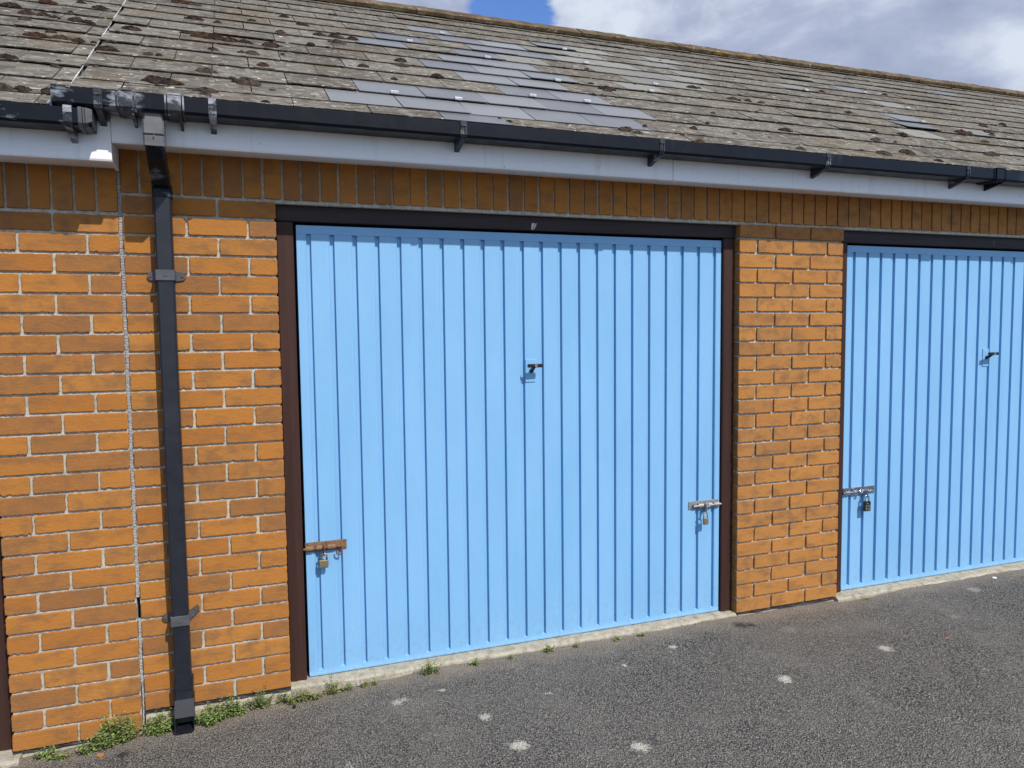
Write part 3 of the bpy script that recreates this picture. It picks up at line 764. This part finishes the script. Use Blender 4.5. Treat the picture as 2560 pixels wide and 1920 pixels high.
# ridge capping: angled tiles butted end to end
def ridge(x0, x1, drop, parent, seed):
    rr = random.Random(seed); mb = MB(); x = x0; L = .437
    t = roofpt(0, RIDGE_S, 0, drop)
    while x < x1:
        dz = rr.uniform(-.003,.003); s1 = 2.875 + rr.uniform(-.006,.006); a, b = x+.002, x+L-.002
        f0 = roofpt(0, s1, .008+dz, drop); f1 = roofpt(0, s1, .030+dz, drop); f2 = roofpt(0, s1+.008, .034+dz, drop); top = (t[1], t[2]+.040+dz); bk = (2*t[1]-f1[1], f1[2])
        prof = [(f0[1],f0[2]),(f1[1],f1[2]),(f2[1],f2[2]),(top[0]-.03,top[1]-.011),(top[0],top[1]),(top[0]+.03,top[1]-.011),bk,(bk[0],bk[1]-.03)]
        n = 8; nx_ = 12; vs = []
        for i in range(nx_+1):
            xx = a+(b-a)*i/nx_
            for q, (y, z) in enumerate(prof): vs.append((xx, y+rr.uniform(-.0015,.0015), z+rr.uniform(-.0025,.0025)))
        fs = [(i*n+q, i*n+(q+1)%n, (i+1)*n+(q+1)%n, (i+1)*n+q) for i in range(nx_) for q in range(n)] + [tuple(range(n))[::-1], tuple(range(nx_*n, nx_*n+n))]
        mb.add(vs, fs)
        x += L
    # bedding mortar
    f0 = roofpt(0, 2.888, -.004, drop); f1 = roofpt(0, 2.888, .026, drop)
    mb.box((x0, f0[1], f0[2]-.02), (x1, t[1], f1[2]-.004), 1)
    return mb.build('ridge_capping', [M['ridge'], M['mortar']], parent, recalc=True)
ridge(-.187-.437*1, XR+2.4, 0, blockR, 5)
for X, k in CLIPS:                                             # folded metal tabs holding the replacement slates
    mb = MB(); s = S0+GAUGE*k; w_ = .0165; sk = rnd.uniform(-.006,.006)
    pr = [(s+.026,.0045),(s+.004,.0085),(s-.003,.0075),(s-.005,.001),(s+.004,-.004)]
    vs = [roofpt(X-w_+sk*i/4, a, h+.004) for i, (a, h) in enumerate(pr)] + [roofpt(X+w_+sk*i/4, a, h+.004) for i, (a, h) in enumerate(pr)]
    mb.add(vs, [(i, 5+i, 6+i, i+1) for i in range(4)])
    o = mb.build('metal_tab', M['lead'], roofR); md = o.modifiers.new('th', 'SOLIDIFY'); md.thickness = .0012
mb = MB()                                                      # old sealant along two course edges
def smear(x0, x1, s0, s1, h=.004):
    n = max(3, int((x1-x0)/.025)); t = [roofpt(x0+(x1-x0)*i/n, s1+rnd.uniform(-.003,.004), h-.003) for i in range(n+1)]; b = [roofpt(x0+(x1-x0)*i/n, s0+rnd.uniform(-.004,.003), h+.001) for i in range(n+1)]
    mb.add(b+t, [(i,i+1,n+2+i,n+1+i) for i in range(n)])
for a in [(2.99,3.30,S0+GAUGE*4-.004,S0+GAUGE*4+.010),(3.02,3.14,S0+GAUGE*4+.06,S0+GAUGE*4+.085),(3.38,3.78,S0+GAUGE*10-.002,S0+GAUGE*10+.012),
          (4.98,5.55,S0+GAUGE*10.0-.002,S0+GAUGE*10+.012),(2.40,2.52,S0+GAUGE*2-.004,S0+GAUGE*2+.014),(-.06,.03,S0+GAUGE*2+.002,S0+GAUGE*2+.012)]:
    mb = MB(); smear(*a); mb.build('sealant_smear', M['smear'], roofR)

# ======= left hand garage block, one course lower
blockL = empty('garage_block', (XL, 0, -.1))
tag(blockL, 'stepped-down orange brick garage block at the left edge, left of the vertical joint', 'building', 'brick garage blocks')
parts = []
mb = MB(); rr = random.Random(31)
for k in range(0, 27):
    z0, z1 = zc(k), zc(k)+.065
    rows = [(XL,XL+.215),(XL+.225,JL-.001)] if k % 2 == 0 else [(XL,XL+.1025),(XL+.1125,XL+.3275),(XL+.3375,JL-.001)]
    for i, (a, b) in enumerate(rows):
        half = (b-a) < .12
        brick(mb, a, b, z0, z1, .0024 if half else (.0013 if rr.random() < .3 else .0003), rr, .10 if i == 0 else .03)
soldiers(mb, XL-2.4, JL-.001, zc(27)+.003, zc(27)+.218, -.566-.0005, .0735)
mb.box((XL+.006, .0076, -.2), (JL, .10, zc(27)+.2), 1); mb.box((XL-2.4, .0062, zc(27)-.011), (XL+.006, .10, zc(27)+.2), 1)
parts.append(mb.build('brick_wall', [M['brick'], M['mortar']], blockL))
mb = MB(); mb.bbox((XL-.069, .040, -.09), (XL-.001, .11, zc(27)-.09), .004); parts.append(mb.build('frame_post', M['post'], blockL))
mb = MB(); mb.bbox((XL-2.24, .036, zc(27)-.077), (XL-.001, .11, zc(27)-.012), .003); parts.append(mb.build('frame_head', M['header'], blockL))
parts.append(dpc(XL, JL-.002, -.075, blockL))
parts.append(sill('concrete_sill', XL-2.2, XL+.03, -.082, -.050, blockL, 8)); parts.append(sill('concrete_footing', XL+.03, JL-.002, -.0865, -.010, blockL, 9, .1))
mb = MB(); mb.box((XL-2.24, .06, -.08), (XL-.072, .075, zc(27)-.08)); parts.append(mb.build('garage_door', M['door'], blockL))
mb = MB(); mb.box((XL-2.6, 4.95, -.15), (JL-.004, 5.05, 2.1)); mb.box((XL-2.6, .11, -.15), (XL-2.5, 4.95, 2.1)); parts.append(mb.build('rear_wall', M['brick'], blockL))
roofL = roof(XL-2.6, XVE-.004, DROP, -.927, -1.066+.29, blockL, 44); parts.append(roofL)
parts.append(ridge(XL-2.6, XVE-.01, DROP, blockL, 6))
# white mortar fillet / board closing the step between the roofs
mb = MB(); n = 26
for i in range(n):
    sa, sb = .03+(RIDGE_S-.05)*i/n, .03+(RIDGE_S-.05)*(i+1)/n - (.0 if i % 9 else .006)
    wa = .0035+.002*math.sin(i*1.7); wb = .0035+.002*math.sin((i+1)*1.7)
    vs = [roofpt(XVE-wa-.004, sa, -.050), roofpt(XVE-wa, sa, -.004), roofpt(XVE+.001, sa, -.003), roofpt(XVE-wb-.004, sb, -.050), roofpt(XVE-wb, sb, -.004), roofpt(XVE+.001, sb, -.003)]
    mb.add(vs, [(0,1,4,3),(1,2,5,4),(0,2,1),(3,4,5)])
# triangular end of the board showing at the eaves
mb.add([roofpt(XVE-.070, -.035, -.052), roofpt(XVE-.010, .055, -.015), roofpt(XVE, .055, -.010), roofpt(XVE, -.06, -.045),
        roofpt(XVE-.066, -.035, -.075), roofpt(XVE, -.06, -.09)], [(0,1,2,3),(0,3,5,4)])
mb.build('verge_board', M['fillet'], blockR, recalc=True)

# ------------------------------------------------------------------ fascias
FB = 2.170
mb = MB(); mb.prism_x([(FY,FB+.006),(FY+.003,FB),(FY+.020,FB),(FY+.022,FB+.004),(FY+.022,2.322),(FY,2.300)], JR, XR+2.3)
mb.build('fascia', M['white'], blockR, recalc=True)
mb = MB(); mb.box((1.742, FY-.0006, FB+.001), (1.7435, FY+.001, 2.300)); mb.build('board_joint', M['ink'], blockR)
mb = MB(); mb.box((JR, FY+.0215, FB+.017), (XR+2.3, .002, FB+.027)); mb.build('soffit', M['white'], blockR)
FL = 2.104
mb = MB(); mb.prism_x([(FY,FL+.006),(FY+.003,FL),(FY+.020,FL),(FY+.022,FL+.004),(FY+.022,2.262),(FY,2.240)], XL-2.5, JR-.0015)
mb.box((JR-.012, FY+.0225, FL+.001), (JR-.0015, -.0005, 2.30))
parts.append(mb.build('fascia', M['white'], blockL, recalc=True))
mb = MB(); mb.box((XL-2.5, FY+.0215, FL+.010), (JR-.0125, .002, FL+.020)); parts.append(mb.build('soffit', M['white'], blockL))

# ------------------------------------------------------------------ gutters
def gprof(top, h=.0, g=0.0):                                   # square-line section, opening upwards, g grows it (for fittings)
    t = .0025; yo, yi = GY-g, -.181
    out = [(yi, top+.002), (yi, top-.057-g), (yo+.010, top-.058-g), (yo+.001, top-.049), (yo, top-.004), (yo, top+g*.6)]
    inn = [(yo+t, top+g*.6), (yo+.004, top-.047), (yo+.012, top-.053), (yi-t-.001, top-.053), (yi-t, top+.002)]
    return out + inn
GT = 2.318
def gutter(x0, x1, top, parent, name='gutter'):
    mb = MB(); n = 24; L = x1-x0
    for i in range(n):
        a, b = x0+L*i/n, x0+L*(i+1)/n
        mb.prism_x(gprof(top+.0015*math.sin(i*.9)), a, b, 0, False)
    mb.prism_x(gprof(top), x0, x0+.002); mb.prism_x(gprof(top), x1-.002, x1)
    return mb.build(name, M['gutter'], parent, recalc=False)
gR = empty('gutter', (0,0,0)); gR.parent = blockR
def gpiece(x0, x1, top): 
    mb = MB(); mb.prism_x(gprof(top), x0, x1); return mb
mb = MB(); mb.prism_x(gprof(GT), -.704, XR+2.3); g1 = mb.build('gutter_channel', M['gutter'], blockR, recalc=True)
bpy.data.objects.remove(gR)
gl = MB(); gl.prism_x(gprof(GT-.066), XL-2.5, -.600); g2 = gl.build('gutter_channel', M['gutter'], blockL, recalc=True); parts.append(g2)
def gclip(x, top, parent):
    mb = MB(); w_ = .013
    mb.prism_x(gprof(top, 0, .0035), x-w_, x+w_)
    mb.box((x-w_*.85, GY-.0075, top-.018), (x+w_*.85, GY-.0030, top-.013))          # moulded cross bar
    for q in (-.45, .45): mb.bbox((x+w_*q-.0022, GY-.0066, top-.050), (x+w_*q+.0022, GY-.0030, top-.020), .001)
    mb.bbox((x-w_, GY-.003, top+.001), (x+w_, GY+.012, top+.006), .0015)
    # foot running back below the trough to the fascia
    mb.prism_x([(GY+.006, top-.058), (FY-.004, top-.0585), (FY-.0005, top-.0585), (FY-.0005, top-.094), (FY-.006, top-.092), (GY+.010, top-.066)], x-w_*.75, x+w_*.75)
    return mb.build('gutter_clip', M['clip'], parent, recalc=True)
for x in (-.578, -.217, .712, 1.618, 2.536, 3.457, 4.40, 5.3): gclip(x, GT, g1)
c = gclip(-.671, GT-.066, g2)
def gunion(x, top, parent, mat, wd=.030):
    mb = MB(); mb.prism_x(gprof(top, 0, .0055), x-wd*.55, x+wd*.55)
    for q in (-.95, -.62, .62, .95): mb.prism_x(gprof(top, 0, .0040 if abs(q) > .9 else .0065), x+wd*q-.003, x+wd*q+.003)
    mb.bbox((x-wd*.7, GY-.008, top+.002), (x+wd*.7, GY+.012, top+.009), .002)
    mb.prism_x([(GY+.006, top-.062), (FY-.0005, top-.0625), (FY-.0005, top-.092), (FY-.006, top-.090), (GY+.010, top-.070)], x+wd*.45, x+wd*.75)
    o = mb.build('gutter_union', mat, parent, recalc=True); return o
gunion(-.493, GT, g1, M['clip']); gunion(-.341, GT, g1, M['clip'])
gunion(3.690, GT, g1, M['gutter'], .045)
mb = MB(); mb.prism_x([(GY-.0045, GT+.004),(GY-.0045,GT-.052),(GY+.008,GT-.063),(-.180,GT-.062),(-.180,GT+.004)], -.716, -.700)
mb.prism_x(gprof(GT, 0, .005), -.700, -.672)
mb.build('gutter_end_cap', M['gutter'], g1, recalc=True)
mb = MB(); T = GT-.066                                        # stop end of the lower gutter with tapered nose
mb.prism_x(gprof(T, 0, .005), -.640, -.628); mb.prism_x(gprof(T, 0, .003), -.626, -.620)
a = [(-.618, y, z) for y, z in ((GY-.004,T+.002),(GY-.004,T-.050),(GY+.008,T-.062),(-.182,T-.061),(-.182,T+.002))]
b = [(-.598, y, z) for y, z in ((GY-.001,T-.002),(GY-.001,T-.042),(GY+.014,T-.052),(-.190,T-.050),(-.190,T-.002))]
mb.add(a+b, [(i,(i+1)%5,5+(i+1)%5,5+i) for i in range(5)]+[(9,8,7,6,5),(0,1,2,3,4)])
e2 = mb.build('gutter_end_cap', M['bracket'], g2, recalc=True)
settle(blockL, parts)

# ------------------------------------------------------------------ downpipe
dp = empty('downpipe', (-.411, -.035, gz(-.41)))
tag(dp, 'square black plastic downpipe running down the brick wall beside the joint', 'downpipe')
dparts = []
def sq(mb, path, hw, hd, mi=0):                               # square tube along a path in the YZ plane: (x, y, z, tilt)
    vs = []
    for (x, y, z, a) in path:
        for sx, sd in ((-1,-1),(1,-1),(1,1),(-1,1)):
            for cc in ((0,1),(1,0)) if sx*sd > 0 else ((1,0),(0,1)):
                px = sx*(hw-.006*cc[0]); pd = sd*(hd-.006*cc[1])
                vs.append((x+px, y+pd*math.cos(a), z+pd*math.sin(a)))
    fs = []; n = 8
    for i in range(len(path)-1): fs += [(i*n+k, i*n+(k+1)%n, (i+1)*n+(k+1)%n, (i+1)*n+k) for k in range(n)]
    fs += [tuple(range(n)), tuple(range((len(path)-1)*n, len(path)*n))[::-1]]
    mb.add(vs, fs, mi)
PX = -.411
mb = MB(); sq(mb, [(PX,-.036,2.045,0),(PX,-.036,1.2,0),(PX+.001,-.036,.12,0)], .0300, .0300); dparts.append(mb.build('pipe', M['pipe'], dp, recalc=True))
mb = MB(); sq(mb, [(PX-.002,-.236,2.262,0),(PX-.002,-.236,2.205,0)], .0310, .0300)
sq(mb, [(PX-.002,-.236,2.236,0),(PX-.002,-.236,2.190,0),(PX-.002,-.232,2.186,0)], .0345, .0335)
sq(mb, [(PX-.002,-.235,2.183,0),(PX-.002,-.232,2.152,.1)], .0345, .0335)
mb.tube([(PX-.001,-.272,2.184),(PX-.001,-.272,2.176)], .0025, 8)
dparts.append(mb.build('outlet_socket', M['faded'], dp, recalc=True))
mb = MB(); sq(mb, [(PX-.002,-.230,2.156,.25),(PX-.001,-.200,2.133,.75),(PX,-.085,2.062,.75),(PX,-.048,2.047,.35),(PX,-.036,2.040,0)], .0305, .0300)
sq(mb, [(PX,-.036,2.052,0),(PX,-.036,2.006,0)], .0335, .0335)
dparts.append(mb.build('offset_bend', M['gutter'], dp, recalc=True))
def pbracket(z, dz):
    mb = MB(); x = PX
    mb.bbox((x-.0335, -.0715, z-.020), (x+.0335, -.0665, z+.020), .0015)
    for s_ in (-1, 1):
        mb.bbox((x+s_*.0320-.0022, -.0675, z-.020), (x+s_*.0320+.0022, -.004, z+.020), .001)
        mb.add([(x+s_*.034,-.009,z-.019),(x+s_*.034,-.009,z+.019),(x+s_*.060,-.009,z+.015+dz*(s_>0)),(x+s_*.068,-.009,z+.006+dz*(s_>0)),(x+s_*.068,-.009,z-.006+dz*(s_>0)),(x+s_*.060,-.009,z-.015+dz*(s_>0)),
                (x+s_*.034,-.003,z-.019),(x+s_*.034,-.003,z+.019),(x+s_*.060,-.003,z+.015+dz*(s_>0)),(x+s_*.068,-.003,z+.006+dz*(s_>0)),(x+s_*.068,-.003,z-.006+dz*(s_>0)),(x+s_*.060,-.003,z-.015+dz*(s_>0))],
               [(0,1,2,3,4,5)]+[(i,(i+1)%6,6+(i+1)%6,6+i) for i in range(6)])
    mb.box((x-.006, -.0735, z-.005), (x+.006, -.0710, z+.006))
    o = mb.build('pipe_bracket', M['bracket'], dp, recalc=True)
    for s_ in (-1, 1):
        m2 = MB(); m2.tube([(x+s_*.056,-.0125,z+dz*(s_>0)),(x+s_*.056,-.008,z+dz*(s_>0))], .0050, 10); m2.build('bracket_screw', M['rust'], o)
    return [o]
dparts += pbracket(1.713, .0); dparts += pbracket(.368, .022)
mb = MB(); sq(mb, [(PX+.002,-.036,.125,0),(PX+.002,-.036,.088,0)], .0335, .0335)
sq(mb, [(PX+.002,-.036,.086,0),(PX+.002,-.037,.050,0)], .0325, .0325)
# shoe: a hollow spout kicking forward
gs = gz(-.41)+.012
fr = [(-.034,-.070,.052),(.034,-.070,.052),(.034,-.098,gs+.052),(-.034,-.098,gs+.052)]
lo = [(-.034,-.005,.052),(.034,-.005,.052),(.034,-.070,gs),(-.034,-.070,gs)]
lip = [(-.033,-.108,gs+.004),(.033,-.108,gs+.004)]
X = lambda p: (PX+.003+p[0], p[1], p[2])
v = [X(fr[0]),X(fr[1]),X(fr[2]),X(fr[3]), X((-.034,-.005,.052)),X((.034,-.005,.052)), X((.034,-.030,gs)),X((-.034,-.030,gs)), X((-.034,-.112,gs)),X((.034,-.112,gs))]
mb.add(v, [(0,1,2,3),(0,3,8,7,4),(1,5,6,9,2),(4,5,6,7)[::-1],(7,6,9,8)])
o = mb.build('pipe_shoe', M['pipe'], dp, recalc=False); md = o.modifiers.new('th', 'SOLIDIFY'); md.thickness = .0025; md.offset = 0; dparts.append(o)
settle(dp, dparts)
for o in dparts:
    if o.name.startswith('pipe_bracket'):
        pass

# ------------------------------------------------------------------ moss on the slates (one uncountable growth)
MOSS = [(-1.163,7.05,52,0),(-1.037,8.03,50,2),(-.899,8.6,30,0),(-.794,8.1,50,0),(-1.07,6.4,60,0),(-1.00,6.4,50,0),(-.945,6.25,32,0),(-.903,7.1,22,2),(-.85,6.2,55,0),(-.794,6.1,42,0),(-.94,4.15,60,2),(-.913,4.8,34,2),(-.846,4.2,50,0),(-.78,4.1,44,0),(-.72,4.1,18,0),
 (-.795,2.21,18,0),(-.795,1.9,26,1),(-.97,2.1,48,0),(-.905,.12,56,0),(-.835,.10,42,0),(-.752,.10,46,0),(-1.05,5.77,40,1),(-1.13,4.1,50,0),(-1.12,2.1,40,1),(-.575,4.40,55,1),(-.617,2.22,52,0),(-.467,2.20,28,0),(-.43,2.2,18,0),(-.410,.20,70,0),(-.370,.17,60,0),(-.344,4.76,36,1),
 (-.318,6.55,55,0),(-.397,8.64,60,2),(-.321,8.60,40,1),(-.204,6.45,30,0),(-.27,4.55,70,2),(-.22,4.45,70,0),(-.15,4.40,60,0),(-.084,4.42,42,0),(-.06,4.36,28,0),(.04,4.34,70,0),(-.241,1.28,52,1),(-.221,3.28,30,1),
 (-.055,3.28,48,1),(-.10,3.30,25,1),(-.017,2.28,42,2),(-.092,.78,78,1),(-.243,-.08,52,1),(-.239,-.32,30,1),(-.033,7.2,30,1),(.105,6.1,40,1),(.11,5.9,30,1),(.157,8.5,42,0),(.249,7.6,45,0),(.313,6.4,45,0),(.39,6.4,50,0),(.42,6.3,38,0),(.489,6.38,48,0),
 (.39,5.75,55,1),(.24,5.0,28,1),(-.033,-.48,22,0),(.083,3.6,18,1),(.674,4.3,50,1),(.663,3.85,42,1),(.80,3.02,48,0),(.445,3.22,38,0),(.56,2.3,22,0),(.938,-.30,26,0),(.91,-.1,18,1),(1.805,3.80,75,1),(1.79,3.6,40,1),(1.512,-.10,70,1),(1.55,-.3,45,1),
 (1.742,4.15,30,1),(1.647,2.98,32,0),(1.70,3.0,28,0),(1.655,.32,26,1),(2.547,5.25,60,0),(2.60,5.3,30,0),(2.705,4.28,55,0),(2.74,4.2,28,0),(2.817,4.28,45,1),(2.902,4.2,45,1),(2.291,2.24,30,0),(2.595,1.15,62,0),(1.953,.57,42,0),(1.835,-.55,48,1),(1.809,-.10,26,1),
 (2.435,-.40,50,1),(3.591,4.22,45,0),(3.578,4.15,30,0),(3.376,2.08,40,0),(3.594,2.05,56,0),(3.206,1.12,60,1),(3.013,-.14,80,1),(3.227,.14,75,1),(4.318,3.12,90,2),(4.39,3.1,60,1),(4.886,4.60,70,1),(4.618,3.20,50,0),(4.72,3.7,80,1),(4.031,.85,85,1),(3.344,-.36,50,0),
 (4.311,2.2,45,0),(3.34,1.1,28,1),(2.10,1.1,20,0),(1.9,6.1,24,0),(5.2,5.1,60,1),(5.0,2.1,50,0),(4.6,1.0,60,1),(3.9,7.2,40,2),(4.7,8.2,40,2)]
mb = MB(); rm = random.Random(3)
for X, q, sz, t in MOSS:
    k = math.floor(q+.45); s = S0 + GAUGE*(q if q > -.9 else q+.15)
    drop = DROP if X < XVE else 0
    rx = sz*.001*(.74 if X < .7 else .60); rs = min(rx*.62, .044); hh = .007+rx*.24
    nu, nv = 26, 8; vs = []; ph = [rm.uniform(0,6) for _ in range(4)]
    hb = -(.0066)*((s-S0) % GAUGE)/GAUGE
    for j in range(nv+1):
        el = (math.pi/2)*j/nv
        for i in range(nu):
            a = 2*math.pi*i/nu; lump = 1+.20*math.sin(2*a+ph[0])+.13*math.sin(5*a+ph[1])+.08*math.sin(9*a+ph[3])+rm.uniform(-.06,.06)
            rr_ = math.cos(el)**.8*lump
            vs.append(roofpt(X+rx*rr_*math.cos(a), s+rs*rr_*math.sin(a), hb-.002+hh*math.sin(el)*(1+rm.uniform(-.16,.16)+.2*math.sin(3*a+ph[2])), drop))
    mb.add(vs, [(j*nu+i, j*nu+(i+1)%nu, (j+1)*nu+(i+1)%nu, (j+1)*nu+i) for j in range(nv) for i in range(nu)], t if rm.random() > .25 or t == 2 else 1-t if t < 2 else 2)
# little crumbs scattered along the course edges
for _ in range(520):
    X = rm.uniform(-1.25, 7.5); k = rm.randint(0, 11); drop = DROP if X < XVE else 0
    if any(q in (k, k-1) and abs(c-X) < .2 for q, c in NEW): continue
    r0 = rm.uniform(.003, .011); s = S0+GAUGE*k+rm.uniform(-.012,.006); vs = []; nu = 7
    if rm.random() < .25: s += rm.uniform(0, GAUGE)
    hb = -(.0066)*((s-S0) % GAUGE)/GAUGE
    for j in range(3):
        el = (math.pi/2)*j/2.4
        for i in range(nu):
            a = 2*math.pi*i/nu; q = math.cos(el)*(1+rm.uniform(-.3,.3)); vs.append(roofpt(X+r0*1.5*q*math.cos(a), s+r0*q*math.sin(a), hb+r0*.55*math.sin(el), drop))
    mb.add(vs, [(j*nu+i, j*nu+(i+1)%nu, (j+1)*nu+(i+1)%nu, (j+1)*nu+i) for j in range(2) for i in range(nu)]+[tuple(range(2*nu,3*nu))], rm.choice([0,1,1]))
tag(mb.build('moss', [M['moss'], M['moss_l'], M['moss_o']], smooth=False), 'brown cushions of moss growing on the old slates', 'moss', kind='stuff')

# ------------------------------------------------------------------ weeds along the foot of the wall
def weed(x, y, rad, h, n, pale, label, seed, dead=0, ry=None):
    r4 = random.Random(seed); z = gz(x, y)-.002; root = empty('weed', (x, y, z)); tag(root, label, 'weed', 'weeds growing at the foot of the wall')
    lm = MB(); sm = MB(); ry = ry or rad*.45
    for i in range(max(6, int(n*.62))):
        a = r4.uniform(0, 2*math.pi); rr_ = math.sqrt(r4.random()); bx, by = rad*.55*rr_*math.cos(a), ry*.45*rr_*math.sin(a)
        tall = 1.45*h*r4.uniform(.35, 1)*(1-.45*rr_); lx = bx*.5+r4.uniform(-.28,.28)*tall; ly = -abs(by)*.2+r4.uniform(-.35,.08)*tall
        pts = [(bx, by, 0)]
        for t in (.33,.66,1): pts.append((bx+lx*t+r4.uniform(-.003,.003), min(by+ly*t, .0-y-.004 if y < 0 else 9), tall*t))
        zb = [gz(x+p[0], y+p[1])-z for p in pts]; pts = [(p[0],p[1],p[2]+zb[0]-.002) for p in pts]
        sm.tube(pts, [.0011,.0009,.0007,.0004], 4, 0, False)
        an_ = 0; nl = int(tall/.0065)+3; isdead = r4.random() < dead
        for q in range(nl):
            t = (q+.6)/nl*2.999; k = int(t); f = t-k; p = Vector(pts[k]).lerp(Vector(pts[k+1]), f)
            an = r4.uniform(0, 2*math.pi) if q % 2 == 0 else an_ + math.pi
            an_ = an; ll = r4.uniform(.011,.023)*(1.1-.45*q/nl)*(.6 if isdead else 1); wd = ll*.20
            up = r4.uniform(-.15,.75); d = Vector((math.cos(an), math.sin(an)-.12, up)).normalized(); sd = d.cross(Vector((0,0,1))).normalized()*wd
            m1 = p+d*ll*.5+Vector((0,0,.001)); tip = p+d*ll-Vector((0,0,ll*.18))
            lm.add([tuple(p), tuple(m1+sd), tuple(tip), tuple(m1-sd)], [(0,1,2),(0,2,3)], 1 if (pale > r4.random() or isdead) else 0)
    sm.build('stem', M['stem'], root); lm.build('leaves', [M['leaf'], M['leaf_y']], root)
    return root
weed(-.890,-.040,.055,.050,26,.1,'small dark green weed under the leftmost brick pier, farthest left',1)
weed(-.845,-.075,.045,.030,20,.4,'low pale weed on the tarmac beside the small dark green one',2)
weed(-.660,-.045,.115,.105,120,.25,'big bushy green weed directly left of the vertical wall joint',3,.05,.09)
weed(-.735,-.075,.060,.045,50,.2,'low green weed spreading left from the big bushy one',4)
weed(-.500,-.040,.085,.085,95,.15,'bushy green weed between the vertical wall joint and the downpipe',5,.05,.08)
weed(-.315,-.045,.085,.075,95,.2,'bushy green weed directly right of the downpipe foot',6,.05,.08)
weed(-.225,-.030,.070,.085,60,.3,'straggly green weed second to the right of the downpipe',7,.25)
weed(-.120,-.022,.055,.085,30,.6,'thin seeding weed with dark dry tips against the brickwork',8,.5)
weed(-.045,-.018,.035,.055,18,.7,'sparse dry weed just left of the brown door post',9,.5)
weed(.020,-.045,.055,.055,36,.75,'pale tuft at the foot of the left brown door post',10,.2)
weed(.085,-.045,.050,.045,34,.8,'pale tuft just right of the left brown door post',11,.2)
weed(.165,-.042,.035,.080,22,.8,'tall thin weed in front of the left end of the first blue door',12,.2)
weed(.225,-.042,.038,.038,22,.8,'small pale weed on the sill, second from the left end of the first blue door',13,.2)
weed(.300,-.040,.025,.050,12,.7,'thin dark sprig on the sill, third from the left end of the first blue door',14,.3)
weed(.345,-.040,.018,.020,8,.6,'tiny sprig on the sill, fourth from the left end of the first blue door',15,.3)
weed(.590,-.050,.055,.065,34,.45,'leafy weed on the sill below the middle left of the first blue door',16,.1)
weed(.800,-.045,.022,.035,14,.4,'small green sprig on the sill right of the leafy one',17)
weed(.965,-.045,.018,.025,8,.4,'tiny sprig on the sill below the handle of the first blue door',18)
weed(1.155,-.045,.030,.045,18,.6,'small grassy tuft on the sill right of the door handle',19)
weed(1.30,-.042,.015,.022,7,.6,'tiny tuft on the sill between the grassy tuft and the dull grey bolt',20)
weed(1.52,-.040,.015,.022,7,.6,'tiny sprig on the sill left of the dull grey bolt',21)
weed(1.66,-.040,.022,.022,10,.7,'rightmost small tuft on the sill of the first blue door',22)
weed(3.07,-.055,.020,.015,8,.3,'tiny dark sprig at the left end of the second door sill',23)

# stray bits on the ground
def bit(name, x, y, pts, mat, label, cat, h=.003, group=None):
    z = gz(x, y); mb = MB(); n = len(pts); mb.add([(px, py, 0) for px, py in pts]+[(px*.8, py*.8, h) for px, py in pts], [tuple(range(n,2*n))]+[(i,(i+1)%n,n+(i+1)%n,n+i) for i in range(n)])
    o = mb.build(name, mat, None, recalc=True); o.location = (x, y, z+.003); tag(o, label, cat, group); return o
def blobp(r, n, rg): return [(r*(1+rg.uniform(-.3,.3))*math.cos(2*math.pi*i/n), r*.7*(1+rg.uniform(-.3,.3))*math.sin(2*math.pi*i/n)) for i in range(n)]
rg = random.Random(2)
M['leaf_dead'] = m_simple('orange_leaf', (.42,.17,.04), .8, 0, (.30,.10,.03), 120, .3)
M['paper'] = m_simple('white_scrap', (.75,.76,.80), .7, 0, (.6,.62,.7), 90, .3)
bit('fallen_leaf', -.70, -.125, blobp(.013, 9, rg), M['leaf_dead'], 'curled orange leaf below the big bushy weed', 'leaf', .006, 'dead leaves on the tarmac')
bit('fallen_leaf', 3.02, -.60, blobp(.009, 8, rg), M['leaf_dead'], 'small orange leaf on the tarmac, left of the two before the second door', 'leaf', .004, 'dead leaves on the tarmac')
bit('fallen_leaf', 3.42, -.78, blobp(.010, 8, rg), M['leaf_dead'], 'small orange leaf on the tarmac nearest the right edge', 'leaf', .004, 'dead leaves on the tarmac')
bit('paper_scrap', 4.02, -.085, blobp(.016, 7, rg), M['paper'], 'scrap of white paper lying before the second door sill', 'litter', .003)
bit('pebble', .005, -.088, blobp(.007, 9, rg), M['ink'], 'single black pebble on the tarmac before the first door post', 'pebble', .008)
